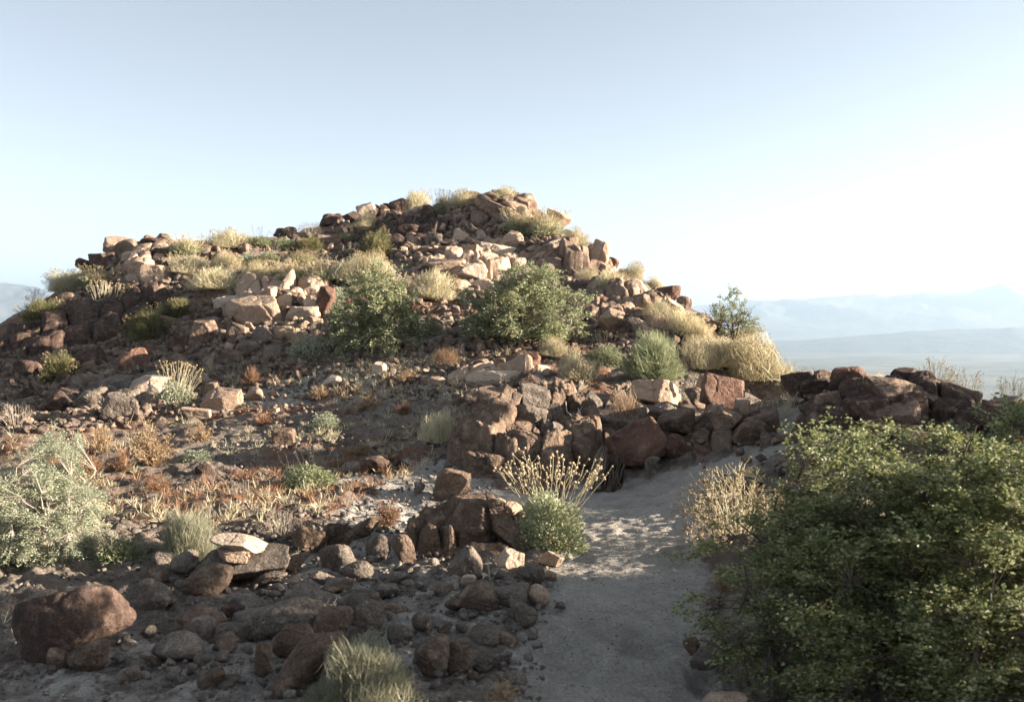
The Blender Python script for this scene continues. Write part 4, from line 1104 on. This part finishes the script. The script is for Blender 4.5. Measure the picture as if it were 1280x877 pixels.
def proto(kind, i):
    key = (kind, i % KIND[kind][1])
    if key not in PROTO: PROTO[key] = KIND[kind][0](key[1]).meshes()
    return PROTO[key]
CNT = {}
def stand(name, cat, label, group, meshes, x, y, W, H, rz, sink=.03, z=None, D=None):
    e = bpy.data.objects.new(name, None); COL.objects.link(e); e.empty_display_size = .1
    rt = random.Random(int(x * 991 + y * 77)); k = .16 if W < 1.3 else .05
    e.location = (x, y, (hz(x, y) if z is None else z) - sink); e.rotation_euler = (rt.uniform(-k, k), rt.uniform(-k, k), rz)
    tag(e, label, cat, group)
    for k, me in meshes:
        o = bpy.data.objects.new(k, me); COL.objects.link(o); o.parent = e; o.scale = (W, D or W, H)
    return e
def plant(px, py, w, h, kind, label, group=None, d=None):
    """px, py: pixel of the plant's middle; it stands where the ray to its foot meets the ground"""
    if d is None:
        d = hit(px, py + h * .42)
        if d is None: d = crest(px)
    x = ray(px, py)[0] * d; W, H = w * d / F, h * d / F
    d += W * .2; x = ray(px, py)[0] * d
    i = CNT.get(kind, 0); CNT[kind] = i + 1
    g = hz(x, d); top = CAMZ + ray(px, py - h * .5)[2] * d - g
    H = min(max(H, top), 1.9 * H)
    rs = random.Random(int(px * 7 + py))
    return stand(KIND[kind][2], KIND[kind][3], label, group, proto(kind, i), x, d, W * 1.08, H * 1.06, rs.uniform(0, 6.28), D=W * rs.uniform(.75, 1.15))
GB, GS, GD = 'brittlebushes and straw bushes on the hill', 'grey and silver shrubs on the hill', 'dry rusty shrubs on the flat'
PL = [
(90,358,52,30,'blond','wispy pale bush at the far left skyline above the pinkish grey block',GB),
(122,352,46,22,'gold','yellow topped bush in front of the dark rocks at the left skyline',GB),
(133,380,42,36,'gstalk','spiky golden stalks over grey foliage on the left slope',GB),
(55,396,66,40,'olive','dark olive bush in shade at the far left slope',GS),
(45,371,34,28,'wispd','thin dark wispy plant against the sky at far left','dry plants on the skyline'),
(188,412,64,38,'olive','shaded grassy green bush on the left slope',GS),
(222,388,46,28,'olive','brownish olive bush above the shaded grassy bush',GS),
(273,357,56,32,'blond','lit golden bush above the largest lit boulder',GB),
(238,335,46,30,'blond','pale lit bush right of the cracked tan rocks',GB),
(235,312,50,24,'gold','green gold bush on the left shoulder skyline',GB),
(282,330,34,24,'straw','small golden bush between the pale lit bush and the grey bushes',GB),
(318,345,32,22,'straw','golden bush at the left end of the golden row',GB),
(285,305,52,22,'straw','wide golden bush on the skyline right of the left shoulder',GB),
(325,300,44,22,'grey','grey green bush on the skyline, left of a row',GS),
(354,305,40,20,'grey','grey green bush in the middle of the upper left row',GS),
(312,323,36,22,'silver','bluish bush below the grey green skyline row',GS),
(388,288,38,24,'wispd','dark grey twiggy bush on the skyline','dry plants on the skyline'),
(388,305,36,20,'olive','brownish green bush under the dark twiggy skyline bush',GS),
(335,321,40,20,'grey','dark green bush below the middle of the grey row',GS),
(380,325,56,20,'gold','low wide bush with golden top and blue grey base',GB),
(456,282,32,22,'straw','olive gold bush below the bright pale skyline rock',GB),
(441,297,32,16,'grey','dark blue green bush under the olive gold bush',GS),
(468,312,50,36,'olive','big grassy green bush above the golden mounds',GS),
(438,314,36,16,'grey','low grey bush left of the big grassy green bush',GS),
(338,348,40,26,'gold','first bush of the golden row above the left heap',GB),
(368,347,40,26,'gold','second bush of the golden row above the left heap',GB),
(402,347,42,28,'gold','third bush of the golden row above the left heap',GB),
(436,346,48,34,'blond','pale golden mound left of the largest golden mound',GB),
(472,345,54,40,'straw','largest golden mound with dense straw top',GB),
(424,366,36,28,'silver','pale green bush below the golden mounds',GS),
(520,250,28,26,'blond','blond straw tuft standing on the upper skyline',GB),
(553,260,30,28,'gold','olive gold bush on the skyline right of the straw tuft',GB),
(578,256,32,20,'straw','golden bush on the skyline left of the summit slabs',GB),
(628,244,30,16,'blond','blond tuft on the very summit behind the slabs',GB),
(508,279,38,18,'wispd','grey brown twigs in the shade below the summit','dry plants on the skyline'),
(540,363,54,44,'blond','round pale straw bush at the left of the cracked outcrop',GB),
(516,372,18,16,'silver','small pale plant left of the round pale straw bush',GS),
(541,409,24,24,'green','small green shrub between the two large green bushes','green shrubs on the slope'),
(384,434,46,42,'gstalk','golden stalked tuft standing below the left heap',GB),
(650,285,38,28,'gold','golden green bush left in the row under the summit slabs',GB),
(682,288,52,32,'gold','widest golden green bush under the summit slabs',GB),
(719,303,30,24,'straw','small golden bush at the right end of the row under the summit',GB),
(757,360,54,38,'blond','pale straw bush on the right slope',GB),
(735,345,26,20,'blond','small straw bush above the pale straw bush on the right slope',GB),
(791,340,26,20,'straw','small golden bush on the right skyline, upper one',GB),
(818,356,28,18,'straw','small golden bush on the right skyline, lower one',GB),
(826,393,34,28,'straw','golden bush above the tan pyramid rock on the right slope',GB),
(855,410,50,34,'blond','straw bush right of the tan pyramid rock',GB),
(878,427,36,24,'straw','golden bush lowest on the right skyline',GB),
(758,441,54,38,'grey','pale green bush left of the round dark green bush',GS),
(725,462,62,36,'blond','pale dry straw bush below the large green bush',GB),
(690,440,34,24,'straw','golden weeds at the right foot of the large green bush',GB),
(872,452,50,34,'blond','pale straw bush right of the round dark green bush',GB),
(905,458,72,42,'blond','wide pale straw bush on the low right slope',GB),
(948,480,84,58,'straw','widest golden straw bush beside the right saddle',GB),
(1010,470,40,22,'wisp','thin dry weeds behind the left end of the right rock pile','dry weeds along the right crest',12.2),
(1098,474,46,24,'blond','pale grass tuft showing behind the right rock pile','dry weeds along the right crest',11.2),
(1165,476,80,58,'wisp','tall airy dry weeds behind the right rock pile','dry weeds along the right crest',10.9),
(1205,484,66,48,'wisp','airy dry weeds behind the right end of the pile','dry weeds along the right crest',10.7),
(1265,482,46,52,'wisp','dark headed dry stalks at the right edge','dry weeds along the right crest',10.2),
(1266,500,36,22,'silver','pale green tuft on the right edge crest',GS),
(1262,548,44,44,'brown','brown dry grass by the right edge boulder','dry grass tufts'),
(550,536,64,42,'white','whitish grass tuft at the left end of the outcrop','dry grass tufts'),
(406,523,46,32,'silver','silver green tuft in the rusty weeds on the flat',GS),
(385,590,88,50,'grey','grey green plant spreading on the flat',GS),
(248,566,44,26,'silver','silver tuft right of the rusty shrubs',GS),
(220,490,42,48,'gstalk','silver tufted bush beside the bright rounded boulder',GB),
(266,455,28,32,'wisp','wispy whitish plant above the pinkish white boulder','dry plants on the lower slope'),
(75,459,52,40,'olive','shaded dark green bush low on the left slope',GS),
(20,518,52,40,'wispd','dry brown plant in shade at the left edge','dry plants on the lower slope'),
(54,519,28,16,'silver','small bluish tuft in shade on the lower left slope',GS),
(131,468,30,24,'wisp','whitish wispy plant in shade on the left slope','dry plants on the lower slope'),
(190,558,84,62,'rustp','largest rusty shrub on the flat at left',GD),
(150,572,50,44,'rust','reddish shrub left of the largest rusty shrub',GD),
(110,580,52,38,'rust','dark reddish shrub behind the big silver bush',GD),
(125,546,42,46,'rustp','tan twiggy shrub with upright stalks behind the reddish ones',GD),
(252,540,46,34,'rustp','tan dry shrub above the silver tuft',GD),
(195,602,46,40,'rust','reddish dry weeds in front of the largest rusty shrub',GD),
(316,471,36,34,'rust','reddish dry shrub at the foot of the slope above the tan stone',GD),
(460,503,54,26,'rustp','tan dry weeds on the lit bank right of the silver green tuft',GD),
(400,492,50,26,'rustp','tan dry weeds on the lit bank above the silver green tuft',GD),
(330,522,60,24,'rust','orange brown weeds left of the silver green tuft',GD),
(510,470,44,22,'rustp','tan dry weeds under the left green bush',GD),
(556,446,42,26,'brown','brown dry grass between the two large green bushes','dry grass tufts'),
(505,510,34,22,'rust','rusty weeds left of the white grass tuft',GD),
(150,682,64,50,'grey','dark shaded plant left of the sage tuft',GS),
(785,518,60,58,'brown','brown dry grass growing above the burnt stump','dry grass tufts'),
(808,531,34,22,'wisp','white twiggy plant behind the leaning reddish boulder','dry plants on the lower slope'),
(485,641,54,46,'rust','reddish twigs on the grey sand left of the slanted blocks',GD),
(350,652,64,48,'wispd','dark bare twigs behind the rock cluster','dry plants on the lower slope'),
(415,662,40,34,'wispd','thin dark twigs above the rock cluster','dry plants on the lower slope'),
(628,862,62,44,'rustp','golden brown weed at the bottom edge of the path',GD),
(450,560,36,22,'rustp','small tan weeds beside the dark rock on the flat',GD),
(300,610,40,30,'wispd','dark twigs left of the grey green plant','dry plants on the lower slope'),
(560,650,26,24,'rustp','small dry weed left of the lit stones on the bar',GD),
]
PL.sort(key=lambda e: e[0])
for e in PL:
    if e[6] == GB: e = (e[0], e[1] - e[3] * .06, e[2] * 1.22, e[3] * 1.0) + e[4:]
    plant(*e)

def at(px, py): 
    d = hit(px, py); return ray(px, py)[0] * d, d
# the green woody shrubs, each grown on its own
def woody(px, py, w, h, label, group, P, name='green_shrub', d=None, W=None, rz=0.0, dy=.3):
    d = d or hit(px, py + h * .45) or crest(px)
    W = w * d / F; H = h * d / F; d2 = d + W * dy
    x = ray(px, py)[0] * d2
    return stand(name, 'shrub', label, group, P.meshes(), x, d2, W * 1.06, H * 1.1, rz)
GG = 'green shrubs on the slope'
woody(656,398,160,92,'large grey green bush in the middle of the slope',GG, plant_branchy(500,750,32,.028,'leaf_green_grey','twig_grey',14,.009,.016,'leaf_yellow'))
woody(466,410,126,86,'green bush with bare stems at the left of the slope',GG, plant_branchy(517,560,32,.033,'leaf_green_grey','twig_grey',12,.010,.018,'leaf_yellow',gap=.05))
woody(915,400,66,62,'green bush standing on the right skyline',GG, plant_branchy(533,190,24,.038,'leaf_green_grey','twig_dark',8,.012,.018,gap=.0))
woody(818,452,98,58,'round dark green bush with fine stems',GG, plant_blond(281,'leaf_green_grey','leaf_green',9000,0,-.05,.0055,.3))
# big silver bush with twisted pale branches, lower left
woody(52,652,200,128,'big silver bush with twisted pale branches at the left edge','silver bushes', plant_branchy(551,900,76,.016,'leaf_silver','twig_pale',13,.009,.013,None,gap=-.05,low=-.0,lumps=.32), 'silver_bush')
woody(-60,670,180,120,'silver bush cut by the left edge of the view','silver bushes', plant_branchy(563,520,44,.016,'leaf_silver','twig_pale',10,.010,.013,None,gap=-.05,lumps=.45), 'silver_bush')
# sage tufts
plant(235,672,100,64,'sage','sage tuft with lit tips left of the pointed ledge','sage tufts')
plant(450,846,140,92,'sage','grey green tuft at the bottom edge of the picture','sage tufts')

# flowering bush beside the path: leaves, and every dried flower stalk with its heads
def near_brittlebush():
    d = hit(688, 690); x = ray(688, 690)[0] * d; s = d / F
    rs = np.random.RandomState(77); n = 3600
    e = bpy.data.objects.new('brittlebush', None); COL.objects.link(e); e.location = (x, d + .14, hz(x, d + .14) - .02)
    tag(e, 'green bush with tall dried flower stalks beside the path', 'shrub')
    D = dome_dirs(n, rs, -.1); r = (.3 + .7 * rs.rand(n) ** .4) * lump(D, 4, .2)
    C = D * r[:, None] * np.array([48 * s, 44 * s, 78 * s]) * .95
    V, Q = leaves(C, D + rs.normal(size=(n, 3)) * .5 + [0, 0, .3], .046 * rs.uniform(.5, 1.2, n), .02, rs)
    link('foliage', make_mesh('foliage', V, Q), M['leaf_silver_bright'], e)
    n = 240; D = dome_dirs(n, rs, -.02); V, Q = blades(D * .05, D * np.array([52 * s, 46 * s, 40 * s]) * rs.uniform(.5, 1, (n, 1)), .006, rs)
    link('dry_leaf_skirt', make_mesh('dry_leaf_skirt', V, Q), M['rust_pale'], e)
    for k in range(46):
        D = dome_dirs(1, rs, .62)[0]; D[0] = D[0] * 1.25 + .04
        top = np.array([D[0] * 78 * s, D[1] * 60 * s, (98 + 32 * rs.rand()) * s * (.62 + .4 * D[2])])
        b = np.array([D[0] * 30, D[1] * 30, 45.]) * s
        t = np.linspace(0, 1, 6)[:, None]; pl = b * (1 - t) + top * t; pl[1:-1] += rs.normal(size=(4, 3)) * .009
        polys = [(pl, .0017)]; tips = [top]
        for q in range(rs.randint(2, 5)):
            st = pl[rs.randint(3, 6)]; tp = st + unit(unit(top - b) + rs.normal(size=3) * .55) * rs.uniform(.03, .085)
            polys.append((st * (1 - t) + tp * t, .0012)); tips.append(tp)
        V, Q = tubes(np.stack([p for p, _ in polys]), np.stack([np.full(6, rr) for _, rr in polys]), 4)
        o = link('flower_stalk', make_mesh('flower_stalk', V, Q), M['straw'], e)
        for tp in tips:
            v, f = ico(2); hv = v * .009 * rs.uniform(.75, 1.2) * (1 + .35 * vnoise(v * 3 + tp * 90, k))[:, None] + tp
            link('seed_head', make_mesh('seed_head', hv, None, f), M['tan_head'], o)
near_brittlebush()

# dry brittlebush in front of the big green bush, right of the path
x, d = at(918, 672)
stand('brittlebush', 'shrub', 'dried golden stalks in front of the big green bush', None, plant_wisp(601, 'straw', 'tan_head', 120, 5, .012).meshes(), x + .05, d + .1, .95, .66, .4)
x, d = at(882, 690)
stand('dry_weed', 'dry plant', 'small dry weed at the right path edge under the golden stalks', None, plant_wisp(611, 'twig_grey', 'tan_head', 60, 5, .014).meshes(), x, d, .42, .42, .2)
x, d = at(905, 735)
stand('dry_weed', 'dry plant', 'low dry weed at the left skirt of the big green bush', None, plant_rust(613, 'rust_pale', 'tan_head', 40, 300, .01).meshes(), x, d, .32, .22, .2)

# the big creosote bush at the lower right and its neighbours to the right
def creosote(seed, x, y, W, H, label, twigs, per, leaf, rz=0., fuzz=2600, gap=.3, D=None, **kw):
    P = plant_branchy(seed, twigs, per, leaf / W, 'leaf_green', 'twig_dark', 18, .0075, .010 * 1.9 / W, 'leaf_yellow', fuzz, gap, -.12, .78, .1, **kw)
    return stand('creosote_bush', 'bush', label, 'creosote bushes', P.meshes(), x, y, W, H, rz, .03, None, D)
creosote(701, 1.95, 4.75, 2.03, 1.1, 'big green bush with small shiny leaves at the lower right', 3600, 46, .024, D=1.75, gap=.25, lumps=.26, foot=.85, lean=.03)
creosote(715, 3.05, 5.90, 1.30, .95, 'smaller green bush behind the big one at the right edge', 900, 46, .026, fuzz=1300)
creosote(733, 2.75, 3.80, 1.50, .8, 'green bush cut by the lower right corner', 800, 46, .026, fuzz=1000)

# burnt stump and dead sticks at the outcrop
def stump():
    d = 10.35; x = ray(757, 590)[0] * d; z0 = hz(x, d); s = d / F
    e = bpy.data.objects.new('burnt_stump', None); COL.objects.link(e); e.location = (x, d, z0)
    tag(e, 'burnt black stump with peeling grey fibres beside the reddish boulders', 'stump')
    rs = np.random.RandomState(5); n = 90
    a = rs.uniform(0, 6.28, n); r = rs.uniform(.3, 1, n)
    B0 = np.stack([np.cos(a) * 20 * s * r - .02, np.sin(a) * 16 * s * r, np.zeros(n) - .02], -1)
    B1 = np.stack([np.cos(a) * 16 * s * r + 10 * s, np.sin(a) * 12 * s * r, (20 + 22 * rs.rand(n)) * s * (1.15 - .3 * r)], -1)
    t = np.linspace(0, 1, 5)[None, :, None]; Pl = B0[:, None] * (1 - t) + B1[:, None] * t; Pl[:, 1:4] += rs.normal(size=(n, 3, 3)) * .012
    V, Q = tubes(Pl, np.linspace(.022, .008, 5)[None].repeat(n, 0), 5)
    link('stump_core', make_mesh('stump_core', V, Q, None, True), M['twig_dark'], e)
    n = 70; a = rs.uniform(2.6, 4.4, n); B0 = np.stack([np.cos(a) * 24 * s, np.sin(a) * 18 * s, np.zeros(n)], -1)
    B1 = np.stack([np.cos(a) * 12 * s + 6 * s, np.sin(a) * 10 * s, (30 + 24 * rs.rand(n)) * s], -1)
    V, Q = blades(B0, B1, .009, rs, .12); link('bark_fibre_fringe', make_mesh('bark_fibre_fringe', V, Q), M['twig_grey'], e)
stump()
def sticks(px, py, d, h, label, n=3, mat='twig_pale', seed=1, r=.012):
    rs = np.random.RandomState(seed); x = ray(px, py)[0] * d; z = CAMZ + ray(px, py)[2] * d; s = d / F
    B1 = np.stack([rs.uniform(-.35, .4, n) * h * s, rs.uniform(-.2, .2, n) * h * s, h * s * rs.uniform(.6, 1, n)], -1)
    t = np.linspace(0, 1, 6)[None, :, None]; Pl = B1[:, None] * t; Pl[:, 1:5] += rs.normal(size=(n, 4, 3)) * .012
    V, Q = tubes(Pl, np.linspace(r, r * .4, 6)[None].repeat(n, 0), 5)
    o = link('dead_branch', make_mesh('dead_branch', V, Q, None, True), M[mat]); o.location = (x, d, z)
    tag(o, label, 'branch'); return o
sticks(724, 545, 11.3, 52, 'pale forked dead branch standing in the outcrop', 3, seed=2)
sticks(414, 764, hit(414, 790) + .12, 22, 'short pale dry twigs on the twig topped boulder', 4, seed=8, r=.005)
for px, py, h, lab in ((110,560,34,'bare upright stalk above the big silver bush, leftmost'), (151,600,50,'bare upright stalk right of the big silver bush, right of two'), (124,606,44,'bare upright stalk right of the big silver bush, left of two'), (160,535,30,'bare upright stalk above the largest rusty shrub'), (585,500,22,'short bare stalk beside the flat crown rock')):
    sticks(px, py, hit(px, py), h, lab, 1, 'rust_pale', int(px), .007)

# dry annual weeds and leaf litter between the shrubs: nobody could count them
def weeds(name, label, regions, mat, seed, L, wd):
    rs = np.random.RandomState(seed); VV, QQ, b = [], [], 0
    for poly, n, k in regions:
        x0, x1 = min(p[0] for p in poly), max(p[0] for p in poly); y0, y1 = min(p[1] for p in poly), max(p[1] for p in poly)
        px = rs.uniform(x0, x1, n * 3); py = rs.uniform(y0, y1, n * 3)
        for a, c in [(a, c) for a, c, i in zip(px, py, poly_dist_mask(px, py, poly)) if i][:n]:
            d = hit(a, c)
            if d is None: continue
            x = ray(a, c)[0] * d; z = hz(x, d)
            if fbm(np.array([[x * .9, d * .9, seed]]), 2, 4)[0] < -.12: continue
            D = dome_dirs(k, rs, .2); S = rs.uniform(.4, 1.2) * L
            V, Q = blades(np.array([x, d, z]) + D * np.array([.03, .03, 0]), np.array([x, d, z]) + D * S * rs.uniform(.4, 1, (k, 1)), wd, rs)
            VV.append(V); QQ.append(Q + b); b += len(V)
    o = link(name, make_mesh(name, np.vstack(VV), np.vstack(QQ)), M[mat]); tag(o, label, 'dry grass', kind='stuff')
FLAT = [(0,540),(150,540),(300,490),(560,450),(620,480),(560,560),(480,620),(330,660),(160,650),(0,620)]
weeds('dry_grass', 'short dry brown weeds over the flat below the hill', [([(290,440),(640,440),(600,520),(280,520)], 200, 18), (FLAT, 620, 16), ([(560,430),(760,440),(740,480),(560,470)], 90, 16)], 'rust', 3, .16, .006)
weeds('straw_litter', 'short pale straw scattered over slope and flat', [([(280,445),(640,440),(600,500),(270,520)], 330, 16), (FLAT, 560, 14), (HILLPOLY, 420, 14), ([(620,440),(1000,440),(1000,520),(700,490)], 160, 16), ([(0,640),(560,600),(640,700),(560,877),(0,877)], 120, 8)], 'straw', 4, .15, .006)

# unseen bushes added right of the frame, on the raised bank, to cast shade
def beyond(x, y, W, H, seed, label): creosote(seed, x, y, W, H, label, 620, 34, .034, fuzz=0, gap=.9)
beyond(6.8, 5.6, 1.25, 2.0, 751, 'tallest unseen green bush added on the right bank to shade the foreground')
beyond(7.0, 9.4, 2.2, 1.3, 757, 'wide unseen green bush added farther back on the right for its shade')

# ------------------------------------------------------------------ haze, sky, sun, camera
def haze():
    b = 19500.0
    V = [(x, y, z) for x in (-b, b) for y in (-b, b) for z in (VALLEY - 30, 560.0)]
    Q = [(0, 1, 3, 2), (4, 6, 7, 5), (0, 4, 5, 1), (2, 3, 7, 6), (0, 2, 6, 4), (1, 5, 7, 3)]
    n = NT('haze_air'); v = n.n('ShaderNodeVolumePrincipled')
    v.inputs['Color'].default_value = (.40, .52, .66, 1); v.inputs['Density'].default_value = HAZE; v.inputs['Anisotropy'].default_value = .35
    v.inputs['Density Attribute'].default_value = ''
    n.l(v.outputs[0], n.out.inputs['Volume'])
    o = link('haze', make_mesh('haze', V, Q), n.m); tag(o, 'pale haze filling the air over the valley', 'haze', kind='stuff')
HAZE = 1.05e-4
haze()

w = bpy.data.worlds.new('World'); SC.world = w; w.use_nodes = True
nt = w.node_tree; nt.nodes.clear()
sky = nt.nodes.new('ShaderNodeTexSky'); sky.sky_type = 'NISHITA'; sky.sun_disc = False
sky.sun_elevation = SUN_EL; sky.sun_rotation = SUN_AZ
sky.altitude = 300; sky.air_density = .5; sky.dust_density = .5; sky.ozone_density = 1.0
hsv = nt.nodes.new('ShaderNodeHueSaturation'); hsv.inputs['Saturation'].default_value = .43; hsv.inputs['Hue'].default_value = .488
bg = nt.nodes.new('ShaderNodeBackground'); bg.inputs['Strength'].default_value = .051
wo = nt.nodes.new('ShaderNodeOutputWorld')
nt.links.new(sky.outputs[0], hsv.inputs['Color']); nt.links.new(hsv.outputs[0], bg.inputs['Color']); nt.links.new(bg.outputs[0], wo.inputs['Surface'])

sl = bpy.data.lights.new('sun', 'SUN'); sl.energy = 5.0; sl.angle = R(.53); sl.color = (1, .87, .70)
so = bpy.data.objects.new('sun', sl); COL.objects.link(so); so.location = TOSUN * 60
so.rotation_mode = 'QUATERNION'; so.rotation_quaternion = TOSUN.to_track_quat('Z', 'Y')

cd = bpy.data.cameras.new('camera'); cam = bpy.data.objects.new('camera', cd); COL.objects.link(cam)
cd.sensor_width = 36; cd.lens = 36 * F / 1280; cd.clip_start = .1; cd.clip_end = 60000
cam.location = (0, 0, CAMZ); cam.rotation_euler = (math.pi / 2 - PITCH, 0, 0)
cd.dof.use_dof = True; cd.dof.focus_distance = 12.0; cd.dof.aperture_fstop = 3.5
SC.camera = cam

SC.view_settings.view_transform = 'Standard'; SC.view_settings.look = 'None'
SC.view_settings.exposure = 2.55; SC.view_settings.gamma = 1.0; SC.view_settings.use_curve_mapping = False
SC.render.engine = 'CYCLES'
SC.cycles.use_denoising = True
SC.cycles.max_bounces = 6; SC.cycles.diffuse_bounces = 3; SC.cycles.transmission_bounces = 3; SC.cycles.volume_bounces = 1; SC.cycles.transparent_max_bounces = 4
SC.cycles.caustics_reflective = False; SC.cycles.caustics_refractive = False
